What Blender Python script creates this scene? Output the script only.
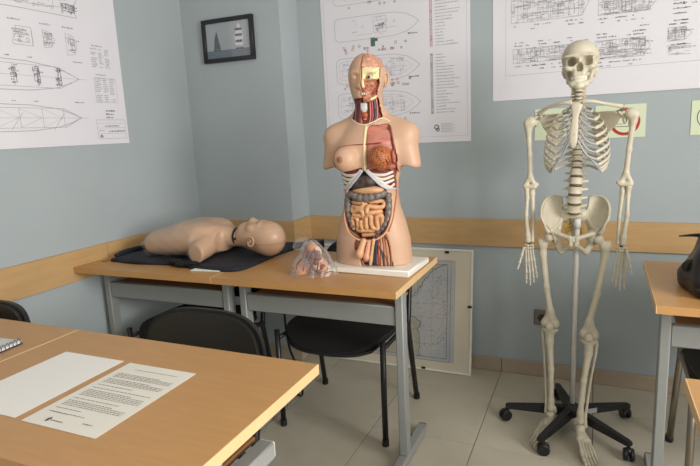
import bpy, math, random
import numpy as np
from mathutils import Vector, Matrix

for _o in list(bpy.data.objects):
    bpy.data.objects.remove(_o, do_unlink=True)
SC = bpy.context.scene
COL = SC.collection
PI = math.pi

# ------------------------------------------------------------------ camera
cam_d = bpy.data.cameras.new('camera')
cam = bpy.data.objects.new('camera', cam_d)
COL.objects.link(cam)
SC.camera = cam
YAW, PITCH, ROLL = 0.4236, 0.1841, -0.0486
def _cam_axes():
    f0 = Vector((-math.sin(YAW), math.cos(YAW), 0)); r0 = Vector((math.cos(YAW), math.sin(YAW), 0))
    f = f0 * math.cos(PITCH) + Vector((0, 0, -math.sin(PITCH)))
    u = f0 * math.sin(PITCH) + Vector((0, 0, math.cos(PITCH)))
    r = r0 * math.cos(ROLL) + u * math.sin(ROLL)
    u2 = -r0 * math.sin(ROLL) + u * math.cos(ROLL)
    return r, u2, f
_r, _u, _f = _cam_axes()
cam.matrix_world = Matrix(((_r.x, _u.x, -_f.x, 0.0488), (_r.y, _u.y, -_f.y, -2.8508), (_r.z, _u.z, -_f.z, 1.3175), (0, 0, 0, 1)))
cam_d.sensor_width = 36.0
cam_d.lens = 546.8 / 700 * 36.0
cam_d.clip_start = 0.02

# ------------------------------------------------------------------ world, daylight through the windows, exposure
world = bpy.data.worlds.new('daylight_sky'); SC.world = world; world.use_nodes = True
_bg = world.node_tree.nodes['Background']
_bg.inputs[0].default_value = (0.62, 0.78, 1.0, 1); _bg.inputs[1].default_value = 1.0
ROOM_X0, ROOM_X1, ROOM_Y0, ROOM_Z = -2.1443, 2.2, -5.2, 2.72
WINDOWS = [(-3.25, -1.70), (-4.95, -3.75)]          # y ranges of the two windows in the right-hand wall
WIN_Z = (0.95, 2.35)
for _i, (_a, _b) in enumerate(WINDOWS):
    _l = bpy.data.lights.new('window_daylight', 'AREA'); _l.shape = 'RECTANGLE'
    _l.size = WIN_Z[1] - WIN_Z[0] - 0.1; _l.size_y = _b - _a - 0.1
    _l.energy = (78.0, 27.0)[_i]; _l.color = (1.0, 0.955, 0.90)
    _lo = bpy.data.objects.new('window_daylight', _l); COL.objects.link(_lo)
    _lo.location = (ROOM_X1 - 0.03, (_a + _b) / 2, sum(WIN_Z) / 2)
    _lo.rotation_euler = (0, math.radians(80), 0)      # faces -X, tipped a little towards the floor
vs = SC.view_settings
vs.view_transform = 'Standard'; vs.look = 'None'; vs.gamma = 1.0; vs.use_curve_mapping = False
vs.exposure = 0.45

# ------------------------------------------------------------------ helpers
def link(o, parent=None):
    COL.objects.link(o)
    if parent is not None: o.parent = parent
    return o

def tag(o, label=None, cat=None, group=None, kind=None):
    if label: o['label'] = label
    if cat: o['category'] = cat
    if group: o['group'] = group
    if kind: o['kind'] = kind
    return o

def thing(name, label, cat, loc=(0, 0, 0), rz=0.0, group=None):
    o = bpy.data.objects.new(name, None); link(o)
    o.empty_display_size = 0.05
    o.location = loc; o.rotation_euler = (0, 0, rz)
    return tag(o, label, cat, group)

class MB:
    """collects verts and faces of one mesh"""
    def __init__(s): s.v = []; s.f = []; s.m = []; s.mi = 0
    def add(s, vs_, fs_):
        n = len(s.v); s.v.extend([tuple(map(float, q)) for q in vs_])
        s.f.extend([tuple(int(i) + n for i in q) for q in fs_]); s.m.extend([s.mi] * len(fs_))
        return s
    def box(s, x0, y0, z0, x1, y1, z1, b=0.0):
        if b <= 0:
            vs_ = [(x, y, z) for z in (z0, z1) for y in (y0, y1) for x in (x0, x1)]
            return s.add(vs_, [(0, 2, 3, 1), (4, 5, 7, 6), (0, 1, 5, 4), (2, 6, 7, 3), (0, 4, 6, 2), (1, 3, 7, 5)])
        b = min(b, (x1 - x0) / 2.01, (y1 - y0) / 2.01, (z1 - z0) / 2.01)
        P = []; idx = {}
        for cx in (0, 1):
            for cy in (0, 1):
                for cz in (0, 1):
                    X, Y, Z = (x0, x1)[cx], (y0, y1)[cy], (z0, z1)[cz]
                    sx, sy, sz = (1, -1)[cx] * b, (1, -1)[cy] * b, (1, -1)[cz] * b
                    idx[cx, cy, cz] = len(P)
                    P += [(X, Y + sy, Z + sz), (X + sx, Y, Z + sz), (X + sx, Y + sy, Z)]
        F = []
        g = lambda c, k: idx[c] + k
        for c in (0, 1):
            F.append([g((c, 0, 0), 0), g((c, 1, 0), 0), g((c, 1, 1), 0), g((c, 0, 1), 0)])
            F.append([g((0, c, 0), 1), g((1, c, 0), 1), g((1, c, 1), 1), g((0, c, 1), 1)])
            F.append([g((0, 0, c), 2), g((1, 0, c), 2), g((1, 1, c), 2), g((0, 1, c), 2)])
        for a in (0, 1):
            for c in (0, 1):
                F.append([g((a, c, 0), 0), g((a, c, 1), 0), g((a, c, 1), 1), g((a, c, 0), 1)])
                F.append([g((a, 0, c), 0), g((a, 1, c), 0), g((a, 1, c), 2), g((a, 0, c), 2)])
                F.append([g((0, a, c), 1), g((1, a, c), 1), g((1, a, c), 2), g((0, a, c), 2)])
        for c in idx: F.append([idx[c], idx[c] + 1, idx[c] + 2])
        ctr = np.array([(x0 + x1) / 2, (y0 + y1) / 2, (z0 + z1) / 2]); Pn = np.array(P)
        for q in F:
            n = np.cross(Pn[q[1]] - Pn[q[0]], Pn[q[2]] - Pn[q[0]])
            if n @ (Pn[q].mean(0) - ctr) < 0: q.reverse()
        return s.add(P, F)
    def tube(s, path, rad, n=8, flat=1.0, up=None, caps=True, closed=False):
        """swept tube; rad a number or one per point; flat squeezes the second axis"""
        P = np.array(path, float); N = len(P)
        R = np.full(N, rad, float) if np.isscalar(rad) else np.interp(np.linspace(0, 1, N), np.linspace(0, 1, len(rad)), rad)
        T = np.gradient(P, axis=0)
        if closed: T = np.roll(P, -1, 0) - np.roll(P, 1, 0)
        T /= np.linalg.norm(T, axis=1)[:, None] + 1e-12
        a = np.array(up if up is not None else ((0, 0, 1) if abs(T[0][2]) < .9 else (0, 1, 0)), float)
        base = len(s.v); V = []
        for i in range(N):
            if up is not None: a = np.array(up, float)
            a = a - T[i] * (a @ T[i]); a /= np.linalg.norm(a) + 1e-12
            b = np.cross(T[i], a)
            fl = flat if np.isscalar(flat) else np.interp(i / max(1, N - 1), np.linspace(0, 1, len(flat)), flat)
            for k in range(n):
                t = 2 * PI * k / n
                V.append(P[i] + R[i] * (math.cos(t) * a + fl * math.sin(t) * b))
        F = []
        for i in range(N if closed else N - 1):
            j = (i + 1) % N
            for k in range(n):
                F.append((i * n + k, i * n + (k + 1) % n, j * n + (k + 1) % n, j * n + k))
        if caps and not closed:
            F.append(tuple(range(n - 1, -1, -1))); F.append(tuple((N - 1) * n + k for k in range(n)))
        return s.add(V, F)
    def ball(s, c, r, nu=12, nv=8, rot=None):
        r = (r, r, r) if np.isscalar(r) else r
        V = []; F = []
        for i in range(nv + 1):
            ph = PI * i / nv
            for k in range(nu):
                t = 2 * PI * k / nu
                q = Vector((r[0] * math.sin(ph) * math.cos(t), r[1] * math.sin(ph) * math.sin(t), r[2] * math.cos(ph)))
                if rot is not None: q = rot @ q
                V.append((c[0] + q.x, c[1] + q.y, c[2] + q.z))
        for i in range(nv):
            for k in range(nu):
                F.append((i * nu + k, (i + 1) * nu + k, (i + 1) * nu + (k + 1) % nu, i * nu + (k + 1) % nu))
        return s.add(V, F)
    def lathe(s, prof, c=(0, 0, 0), n=20, sy=1.0):
        V = []; F = []; m = len(prof)
        for (r, z) in prof:
            for k in range(n):
                t = 2 * PI * k / n
                V.append((c[0] + r * math.cos(t), c[1] + r * sy * math.sin(t), c[2] + z))
        for i in range(m - 1):
            for k in range(n):
                F.append((i * n + k, i * n + (k + 1) % n, (i + 1) * n + (k + 1) % n, (i + 1) * n + k))
        F.append(tuple(range(n - 1, -1, -1))); F.append(tuple((m - 1) * n + k for k in range(n)))
        return s.add(V, F)
    def prism(s, poly, z0, z1, plane='xy'):
        """poly extruded; plane xy -> along z, xz -> along y, yz -> along x"""
        n = len(poly)
        def mk(p, h):
            return {'xy': (p[0], p[1], h), 'xz': (p[0], h, p[1]), 'yz': (h, p[0], p[1])}[plane]
        V = [mk(p, z0) for p in poly] + [mk(p, z1) for p in poly]
        F = [tuple(range(n - 1, -1, -1)), tuple(range(n, 2 * n))] + [(i, (i + 1) % n, n + (i + 1) % n, n + i) for i in range(n)]
        return s.add(V, F)
    def quad(s, a, b, c, d): return s.add([a, b, c, d], [(0, 1, 2, 3)])
    def build(s, name, mat, parent=None, smooth=False, loc=None):
        me = bpy.data.meshes.new(name)
        me.from_pydata(s.v, [], s.f)
        for mm in (mat if isinstance(mat, (list, tuple)) else [mat]): me.materials.append(mm)
        if isinstance(mat, (list, tuple)): me.polygons.foreach_set('material_index', s.m)
        if smooth is True: me.polygons.foreach_set('use_smooth', [True] * len(me.polygons))
        me.update()
        if smooth == 'auto':
            me.polygons.foreach_set('use_smooth', [True] * len(me.polygons))
            me.set_sharp_from_angle(angle=math.radians(38))
        o = bpy.data.objects.new(name, me); link(o, parent)
        if loc is not None: o.location = loc
        return o

def copy_part(src, parent, name=None):
    c = src.copy(); COL.objects.link(c); c.parent = parent
    return c

def crom(pts, n):
    """Catmull-Rom resample of a point list to n points"""
    P = np.array(pts, float); P = np.vstack([2 * P[0] - P[1], P, 2 * P[-1] - P[-2]])
    out = []; m = len(P) - 3
    for t in np.linspace(0, m, n):
        i = min(int(t), m - 1); u = t - i
        a, b, c, d = P[i:i + 4]
        out.append(.5 * (2 * b + (c - a) * u + (2 * a - 5 * b + 4 * c - d) * u * u + (3 * b - a - 3 * c + d) * u ** 3))
    return np.array(out)

# ---- signed distance bodies turned into meshes (surface nets)
def s_ell(X, Y, Z, c, r):
    x, y, z = (X - c[0]) / r[0], (Y - c[1]) / r[1], (Z - c[2]) / r[2]
    k0 = np.sqrt(x * x + y * y + z * z) + 1e-9
    k1 = np.sqrt((x / r[0]) ** 2 + (y / r[1]) ** 2 + (z / r[2]) ** 2) + 1e-9
    return k0 * (k0 - 1) / k1
def s_cone(X, Y, Z, a, b, ra, rb):
    d = [b[i] - a[i] for i in range(3)]; L = sum(q * q for q in d) + 1e-12
    h = np.clip(((X - a[0]) * d[0] + (Y - a[1]) * d[1] + (Z - a[2]) * d[2]) / L, 0, 1)
    return np.sqrt((X - a[0] - h * d[0]) ** 2 + (Y - a[1] - h * d[1]) ** 2 + (Z - a[2] - h * d[2]) ** 2) - (ra + (rb - ra) * h)
def s_box(X, Y, Z, c, r, rnd=0.0):
    q = [np.abs(X - c[0]) - r[0] + rnd, np.abs(Y - c[1]) - r[1] + rnd, np.abs(Z - c[2]) - r[2] + rnd]
    return np.sqrt(sum(np.maximum(a, 0) ** 2 for a in q)) + np.minimum(np.maximum(q[0], np.maximum(q[1], q[2])), 0) - rnd
def s_min(a, b, k):
    h = np.clip(.5 + .5 * (b - a) / k, 0, 1)
    return b + (a - b) * h - k * h * (1 - h)
def s_sub(a, b, k=0.004): return -s_min(-a, b, k)
def s_chain(X, Y, Z, pts, rads, k=.01, d=None):
    for i in range(len(pts) - 1):
        c = s_cone(X, Y, Z, pts[i], pts[i + 1], rads[i], rads[i + 1])
        d = c if d is None else s_min(d, c, k)
    return d

def surfnet(fn, lo, hi, h):
    ax = [np.arange(lo[i], hi[i] + h, h, dtype=np.float32) for i in range(3)]
    X, Y, Z = np.meshgrid(*ax, indexing='ij')
    v = np.asarray(fn(X, Y, Z), dtype=np.float32)
    v[0], v[-1] = 1, 1; v[:, 0], v[:, -1] = 1, 1; v[:, :, 0], v[:, :, -1] = 1, 1
    s = v < 0
    cor = [(i, j, k) for i in (0, 1) for j in (0, 1) for k in (0, 1)]
    sl = lambda a, o: a[o[0]:a.shape[0] - 1 + o[0], o[1]:a.shape[1] - 1 + o[1], o[2]:a.shape[2] - 1 + o[2]]
    cnt = sum(sl(s, o).astype(np.int8) for o in cor)
    mask = (cnt > 0) & (cnt < 8)
    ci = np.argwhere(mask)
    idx = np.full(mask.shape, -1, np.int64); idx[mask] = np.arange(len(ci))
    acc = np.zeros((len(ci), 3)); num = np.zeros(len(ci))
    for a in cor:
        for axis in range(3):
            if a[axis]: continue
            b = list(a); b[axis] = 1
            va = v[ci[:, 0] + a[0], ci[:, 1] + a[1], ci[:, 2] + a[2]]; vb = v[ci[:, 0] + b[0], ci[:, 1] + b[1], ci[:, 2] + b[2]]
            m = (va < 0) != (vb < 0)
            t = np.where(m, va / np.where(m, va - vb, 1), 0)
            pt = np.tile(np.array(a, float), (len(ci), 1)); pt[:, axis] += t
            acc[m] += pt[m]; num[m] += 1
    V = (ci + acc / num[:, None]) * h + np.array(lo)
    F = []
    for axis in range(3):
        b_, c_ = (axis + 1) % 3, (axis + 2) % 3
        s0 = [slice(None)] * 3; s1 = [slice(None)] * 3
        s0[axis] = slice(0, -1); s1[axis] = slice(1, None)
        A, B = s[tuple(s0)], s[tuple(s1)]
        e = np.argwhere(A != B)
        e = e[(e[:, b_] > 0) & (e[:, c_] > 0) & (e[:, b_] < v.shape[b_] - 1) & (e[:, c_] < v.shape[c_] - 1)]
        sg = A[e[:, 0], e[:, 1], e[:, 2]]
        def cell(db, dc):
            q = e.copy(); q[:, b_] -= db; q[:, c_] -= dc
            return idx[q[:, 0], q[:, 1], q[:, 2]]
        Q = np.stack([cell(1, 1), cell(0, 1), cell(0, 0), cell(1, 0)], 1)
        Q[~sg] = Q[~sg][:, ::-1]
        F.append(Q)
    F = np.vstack(F)
    return V, F

def sdf_obj(name, fn, lo, hi, h, mat, parent=None, smooth_iter=1):
    V, F = surfnet(fn, lo, hi, h)
    if smooth_iter:
        for _ in range(smooth_iter):
            acc = np.zeros_like(V); n = np.zeros(len(V))
            for k in range(4):
                a, b = F[:, k], F[:, (k + 1) % 4]
                np.add.at(acc, a, V[b]); np.add.at(acc, b, V[a]); np.add.at(n, a, 1); np.add.at(n, b, 1)
            V = V * .5 + .5 * acc / np.maximum(n, 1)[:, None]
    me = bpy.data.meshes.new(name)
    me.vertices.add(len(V)); me.vertices.foreach_set('co', V.astype(np.float32).ravel())
    me.loops.add(F.size); me.loops.foreach_set('vertex_index', F.astype(np.int32).ravel())
    me.polygons.add(len(F)); me.polygons.foreach_set('loop_start', np.arange(0, F.size, 4, dtype=np.int32))
    me.polygons.foreach_set('use_smooth', [True] * len(F))
    me.update(calc_edges=True); me.validate()
    me.materials.append(mat)
    o = bpy.data.objects.new(name, me); link(o, parent)
    return o

# ------------------------------------------------------------------ materials (colours given as sRGB 0-255)
def lin(c):
    return tuple(((q / 255) / 12.92 if q / 255 <= .04045 else ((q / 255 + .055) / 1.055) ** 2.4) for q in c) + (1.0,)
MATS = {}
def mat(name, col, rough=.5, metal=0.0, var=0.0, scale=20.0, bump=0.0, bscale=None, col2=None, coat=0.0, spec=.5, stretch=None, detail=4.0):
    if name in MATS: return MATS[name]
    m = bpy.data.materials.new(name); m.use_nodes = True; MATS[name] = m
    nt = m.node_tree; b = nt.nodes['Principled BSDF']
    b.inputs['Base Color'].default_value = lin(col)
    b.inputs['Roughness'].default_value = rough; b.inputs['Metallic'].default_value = metal
    b.inputs['Specular IOR Level'].default_value = spec
    if coat: b.inputs['Coat Weight'].default_value = coat; b.inputs['Coat Roughness'].default_value = .12
    if var or col2 or bump:
        tc = nt.nodes.new('ShaderNodeTexCoord'); mp = nt.nodes.new('ShaderNodeMapping')
        nt.links.new(tc.outputs['Object'], mp.inputs['Vector'])
        if stretch: mp.inputs['Scale'].default_value = stretch
        nz = nt.nodes.new('ShaderNodeTexNoise'); nz.inputs['Scale'].default_value = scale; nz.inputs['Detail'].default_value = detail
        nt.links.new(mp.outputs[0], nz.inputs['Vector'])
        if var or col2:
            mx = nt.nodes.new('ShaderNodeMix'); mx.data_type = 'RGBA'
            c = lin(col); c2 = lin(col2) if col2 else tuple(max(0, q * (1 - var)) for q in c[:3]) + (1,)
            rp = nt.nodes.new('ShaderNodeMapRange'); rp.inputs[1].default_value = .35; rp.inputs[2].default_value = .65
            nt.links.new(nz.outputs[0], rp.inputs[0]); nt.links.new(rp.outputs[0], mx.inputs[0])
            mx.inputs[6].default_value = c; mx.inputs[7].default_value = c2
            nt.links.new(mx.outputs[2], b.inputs['Base Color'])
        if bump:
            bz = nt.nodes.new('ShaderNodeTexNoise'); bz.inputs['Scale'].default_value = bscale or scale * 3; bz.inputs['Detail'].default_value = 3
            nt.links.new(mp.outputs[0], bz.inputs['Vector'])
            bp = nt.nodes.new('ShaderNodeBump'); bp.inputs['Strength'].default_value = bump; bp.inputs['Distance'].default_value = .004
            nt.links.new(bz.outputs[0], bp.inputs['Height']); nt.links.new(bp.outputs[0], b.inputs['Normal'])
    return m

WALLM = mat('painted_plaster', (170, 180, 184), .75, var=.04, scale=3, bump=.12, bscale=180)
CEILM = mat('white_ceiling_paint', (228, 226, 220), .8, var=.02, scale=3)
GROUT = mat('tile_grout', (128, 120, 106), .9, var=.1, scale=30)
TILEM = mat('floor_tile_glaze', (190, 183, 166), .42, var=.09, scale=5, bump=.03, bscale=60)
BASEM = mat('baseboard_tile', (176, 160, 140), .45, var=.1, scale=8)
RAILM = mat('beech_rail', (196, 160, 112), .45, var=.10, scale=6, stretch=(1, 1, 9))
WOODM = mat('beech_laminate', (190, 143, 89), .38, var=.07, scale=5, stretch=(1.5, 12, 6))
EDGEM = mat('pale_edge_band', (226, 190, 140), .4, var=.05, scale=20)
SHELFM = mat('brown_fibreboard', (150, 108, 70), .7, var=.1, scale=30)
STEELM = mat('grey_painted_steel', (146, 149, 147), .42, var=.04, scale=10)
PAPERM = mat('poster_paper', (227, 226, 233), .6, var=.015, scale=4)
WHITEP = mat('white_paper', (236, 233, 229), .7)
INKM = mat('grey_print', (150, 148, 154), .8)
INKD = mat('dark_print', (92, 90, 96), .8)
INKR = mat('red_print', (178, 78, 84), .8)
INKG = mat('green_print', (74, 116, 98), .8)
BLACKP = mat('black_plastic', (24, 24, 25), .45)
BLACKF = mat('black_fabric', (13, 13, 14), .85, var=.2, scale=200)
VINYLM = mat('dark_brown_vinyl', (38, 34, 28), .42, var=.1, scale=60, bump=.05, bscale=250)
BLACKMET = mat('black_metal', (22, 22, 23), .4)
CHROMEM = mat('brushed_metal', (150, 140, 128), .3, metal=.9)
SKINM = mat('torso_skin', (207, 168, 140), .5, var=.04, scale=8, coat=.06)
MANIK = mat('manikin_skin', (190, 156, 128), .45, var=.05, scale=9, coat=.15, bump=.04, bscale=25)
BONEM = mat('ivory_bone', (208, 200, 179), .45, var=.10, scale=18, bump=.06, bscale=120)
# ------------------------------------------------------------------ the room
XL, XR, YR, ZC = ROOM_X0, ROOM_X1, ROOM_Y0, ROOM_Z
XP, YP = -1.4964, -0.1997                     # pilaster: its right side and its front
def struct(name, mb, m, label=None, smooth=False):
    o = mb.build(name, m, None, smooth); o['kind'] = 'structure'
    if label: o['label'] = label
    return o
struct('wall_left', MB().box(XL - .15, YR - .15, 0, XL, .15, ZC), WALLM, 'pale grey blue painted wall on the left')
struct('wall_back', MB().box(XL, 0, 0, XR, .15, ZC), WALLM, 'grey blue painted wall behind torso and skeleton')
struct('wall_pilaster', MB().box(XL, YP, 0, XP, 0, ZC), WALLM, 'projecting wall column beside the left corner')
struct('wall_rear', MB().box(XL, YR - .15, 0, XR, YR, ZC), WALLM, 'plain painted wall behind the viewer')
_w = MB()
_w.box(XR, YR - .15, 0, XR + .2, .15, WIN_Z[0]).box(XR, YR - .15, WIN_Z[1], XR + .2, .15, ZC)
_ys = [YR - .15] + [q for ab in sorted(WINDOWS) for q in ab] + [.15]
for _i in range(0, len(_ys), 2): _w.box(XR, _ys[_i], WIN_Z[0], XR + .2, _ys[_i + 1], WIN_Z[1])
struct('wall_right', _w, WALLM, 'painted wall with two windows on the right')
struct('ceiling', MB().box(XL - .15, YR - .15, ZC, XR + .2, .15, ZC + .1), CEILM, 'plain white ceiling')
GLASSM = bpy.data.materials.new('window_glass'); GLASSM.use_nodes = True
_b = GLASSM.node_tree.nodes['Principled BSDF']; _b.inputs['Transmission Weight'].default_value = 1; _b.inputs['Roughness'].default_value = 0; _b.inputs['IOR'].default_value = 1.01
for _i, (_a, _b2) in enumerate(WINDOWS):
    fr = MB()
    for (y0, y1, z0, z1) in ((_a, _b2, WIN_Z[0], WIN_Z[0] + .05), (_a, _b2, WIN_Z[1] - .05, WIN_Z[1]), (_a, _a + .05, WIN_Z[0], WIN_Z[1]), (_b2 - .05, _b2, WIN_Z[0], WIN_Z[1]), ((_a + _b2) / 2 - .03, (_a + _b2) / 2 + .03, WIN_Z[0], WIN_Z[1])):
        fr.box(XR + .08, y0, z0, XR + .13, y1, z1)
    wo = struct('window_%d' % (_i + 1), fr, mat('white_window_frame', (232, 232, 228), .4), 'white framed window in the right wall')
    for h_ in (0, 1):
        ya = _a + .05 if h_ == 0 else (_a + _b2) / 2 + .03; yb = (_a + _b2) / 2 - .03 if h_ == 0 else _b2 - .05
        MB().box(XR + .1, ya, WIN_Z[0] + .05, XR + .106, yb, WIN_Z[1] - .05).build('pane', GLASSM, wo)

# floor: grout bed with single tiles
fl = struct('floor', MB().box(XL, YR, -.06, XR, 0, -.0025), GROUT, 'beige grey ceramic tiled floor')
T_, TX0, TY0 = .4533, -.3753, -.7496
_tm = {}
random.seed(3)
ix0, ix1 = math.floor((XL - TX0) / T_), math.ceil((XR - TX0) / T_)
iy0, iy1 = math.floor((YR - TY0) / T_), math.ceil((0 - TY0) / T_)
for ix in range(ix0, ix1):
    for iy in range(iy0, iy1):
        x0, x1 = max(XL, TX0 + ix * T_) , min(XR, TX0 + (ix + 1) * T_)
        y0, y1 = max(YR, TY0 + iy * T_), min(0, TY0 + (iy + 1) * T_)
        if x1 - x0 < .01 or y1 - y0 < .01: continue
        w, d = round(x1 - x0, 3), round(y1 - y0, 3)
        if (w, d) not in _tm:
            _tm[w, d] = MB().box(.0016, .0016, -.008, w - .0016, d - .0016, 0, .0012).build('floor_tile', TILEM, fl, loc=(x0, y0, 0))
        else:
            c = copy_part(_tm[w, d], fl); c.location = (x0, y0, 0)

# tiled baseboard on the back wall, pilaster and left wall
bb = struct('baseboard_back', MB().box(XP + .001, -.006, 0, XR, 0, .07), GROUT, 'low beige tile skirting along the back wall')
bx = TX0 - 3 * T_
while bx < XR:
    a, b = max(bx, XP + .012), min(bx + T_, XR)
    if b - a > .02: MB().box(a + .001, -.012, 0.001, b - .001, -.004, .0782, .002).build('baseboard_tile', BASEM, bb)
    bx += T_
bl = struct('baseboard_left', MB().box(XL, YR, 0, XL + .006, YP - .012, .07), GROUT, 'low beige tile skirting along the left wall')
by = YR
while by < YP - .012:
    e = min(by + T_, YP - .012)
    MB().box(XL + .004, by + .001, .001, XL + .012, e - .001, .0782, .002).build('baseboard_tile', BASEM, bl); by += T_
bp = struct('baseboard_pilaster', MB().box(XL + .012, YP - .006, 0, XP + .006, YP, .07), GROUT, 'low beige tile skirting around the pilaster')
MB().box(XL + .013, YP - .012, .001, XP + .012, YP - .004, .0782, .002).build('baseboard_tile', BASEM, bp)
MB().box(XP + .004, YP - .003, .001, XP + .012, -.001, .0782, .002).build('baseboard_tile', BASEM, bp)

# wooden chair rail boards
RB, RT, RTH = .6932, .8351, .018
def rail(n, mb, lab): struct('trim_%d' % n, mb, RAILM, lab)
rail(1, MB().box(XL, YR, RB, XL + RTH, -.9345, RT, .0015), 'wooden rail board on the left wall, nearer length')
rail(2, MB().box(XL, -.9325, RB, XL + RTH, YP - RTH, RT, .0015), 'wooden rail board on the left wall, far length by the corner')
rail(3, MB().box(XL, YP - RTH, RB, XP + RTH, YP, RT, .0015), 'wooden rail board across the pilaster front')
rail(4, MB().box(XP, YP + .0005, RB, XP + RTH, -RTH, RT, .0015), 'short wooden rail board on the pilaster side')
rail(5, MB().box(XP, -RTH, RB, .62, 0, RT, .0015), 'long wooden rail board on the back wall')
rail(6, MB().box(.622, -RTH, RB, XR, 0, RT, .0015), 'wooden rail board on the back wall, right length')

# wall socket behind the skeleton's leg
SOCK = mat('socket_plastic', (120, 114, 106), .5); SOCKD = mat('socket_dark', (60, 57, 53), .5)
so = thing('wall_socket', 'grey brown wall socket low on the back wall behind the skeleton leg', 'socket', (-.172, 0, .325))
MB().box(-.04, -.010, -.042, .04, -.0005, .042, .004).build('cover_plate', SOCK, so)
_s = MB().lathe([(.021, 0), (.021, .003), (.018, .003), (.017, .001)], n=20)
_s.v = [(x, -.0105 - z, y) for x, y, z in _s.v]
sk = _s.build('socket_well', SOCKD, so)
for dx in (-.0095, .0095):
    q = MB().lathe([(.0025, 0), (.0025, .001)], n=8); q.v = [(x + dx, -.0142 - z, y) for x, y, z in q.v]; q.build('contact_hole', BLACKP, sk)
# ------------------------------------------------------------------ tables: slab, edge band, C frames (column, foot, arm), beam, shelf
TZ = .7627
def table(label, x0, yf, w, d, rz=0.0, arms=False):
    """x0, yf: front left corner; the slab runs w to the right and d to the back"""
    t = thing('classroom_table', label, 'table', (x0, yf, 0), rz, 'grey framed wooden classroom tables')
    th = .026
    top = MB().box(.003, .003, TZ - th, w - .003, d - .003, TZ).build('table_top', WOODM, t)
    MB().box(0, 0, TZ - th, .003, d, TZ, .0006).build('edge_band', EDGEM, top)
    MB().box(w - .003, 0, TZ - th, w, d, TZ, .0006).build('edge_band', EDGEM, top)
    MB().box(.003, 0, TZ - th, w - .003, .003, TZ).build('edge_band', WOODM, top)
    MB().box(.003, d - .003, TZ - th, w - .003, d, TZ).build('edge_band', WOODM, top)
    for sx in (0, 1):
        a = .028 if sx == 0 else w - .028 - .032
        col = MB().box(a, .143, .042, a + .032, .193, TZ - th, .004).build('column', STEELM, t, 'auto')
        ft = MB().box(a - .003, .05, .006, a + .035, .41, .042, .004).build('foot', STEELM, t, 'auto')
        MB().box(a, .404, .001, a + .032, .418, .04, .003).build('end_cap', BLACKP, ft)
        MB().box(a, .043, .001, a + .032, .055, .04, .003).build('end_cap', STEELM, ft)
        if arms:
            ar = MB().box(a - .004, .193, .615, a + .036, .365, .655, .004).build('arm', STEELM, t, 'auto')
            MB().box(a - .002, .363, .617, a + .034, .369, .653, .002).build('end_cap', mat('pale_grey_cap', (190, 192, 188), .4), ar)
        MB().box(a + .004, .193, TZ - th - .012, a + .028, .26, TZ - th, .002).build('bracket', STEELM, t)
    MB().box(.060, .150, .580, w - .060, .176, .656, .004).build('beam', STEELM, t, 'auto')
    MB().box(.080, .178, .640, w - .080, .37, .652).build('shelf', SHELFM, t)
    return t
table('wooden table under the lying manikin, against the left wall', -2.1372, -1.1395, .7825, .543, .0105)
table('wooden table carrying the anatomical torso', -1.3545, -1.1323, .7925, .543)
table('nearest wooden table with the two paper sheets on it', -1.3697, -2.2895, .8193, .5443, arms=True)
table('near wooden table with the spiral notebook, at the left edge', -2.1405, -2.2895, .7690, .5443, arms=True)
table('wooden table with the black bag, right of the skeleton', .231, -1.0615, .79, .58, math.radians(-.6))
table('near wooden table at the lower right edge, before the metal legged chair', .241, -2.113, .79, .545)

# ------------------------------------------------------------------ chairs
def shell_grid(fn, nu, nv, th, nrm):
    """thick sheet from fn(u,v); nrm: offset direction for the thickness"""
    m = MB(); V = []; F = []
    for k in (0, 1):
        for i in range(nu + 1):
            for j in range(nv + 1):
                q = np.array(fn(i / nu, j / nv)); V.append(q + k * th * np.array(nrm))
    g = lambda k, i, j: k * (nu + 1) * (nv + 1) + i * (nv + 1) + j
    for i in range(nu):
        for j in range(nv):
            F.append((g(0, i, j), g(0, i, j + 1), g(0, i + 1, j + 1), g(0, i + 1, j)))
            F.append((g(1, i, j), g(1, i + 1, j), g(1, i + 1, j + 1), g(1, i, j + 1)))
    for i in range(nu):
        F.append((g(0, i, 0), g(0, i + 1, 0), g(1, i + 1, 0), g(1, i, 0)))
        F.append((g(0, i, nv), g(1, i, nv), g(1, i + 1, nv), g(0, i + 1, nv)))
    for j in range(nv):
        F.append((g(0, 0, j), g(1, 0, j), g(1, 0, j + 1), g(0, 0, j + 1)))
        F.append((g(0, nu, j), g(0, nu, j + 1), g(1, nu, j + 1), g(1, nu, j)))
    m.add(V, F); return m

def squircle(u, v, p=3.2):
    """unit square parameters to a rounded square in -1..1"""
    a, b = 2 * u - 1, 2 * v - 1
    r = max(abs(a), abs(b))
    if r < 1e-9: return 0.0, 0.0
    n = (abs(a) ** p + abs(b) ** p) ** (1 / p)
    return a * r / n, b * r / n

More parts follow.
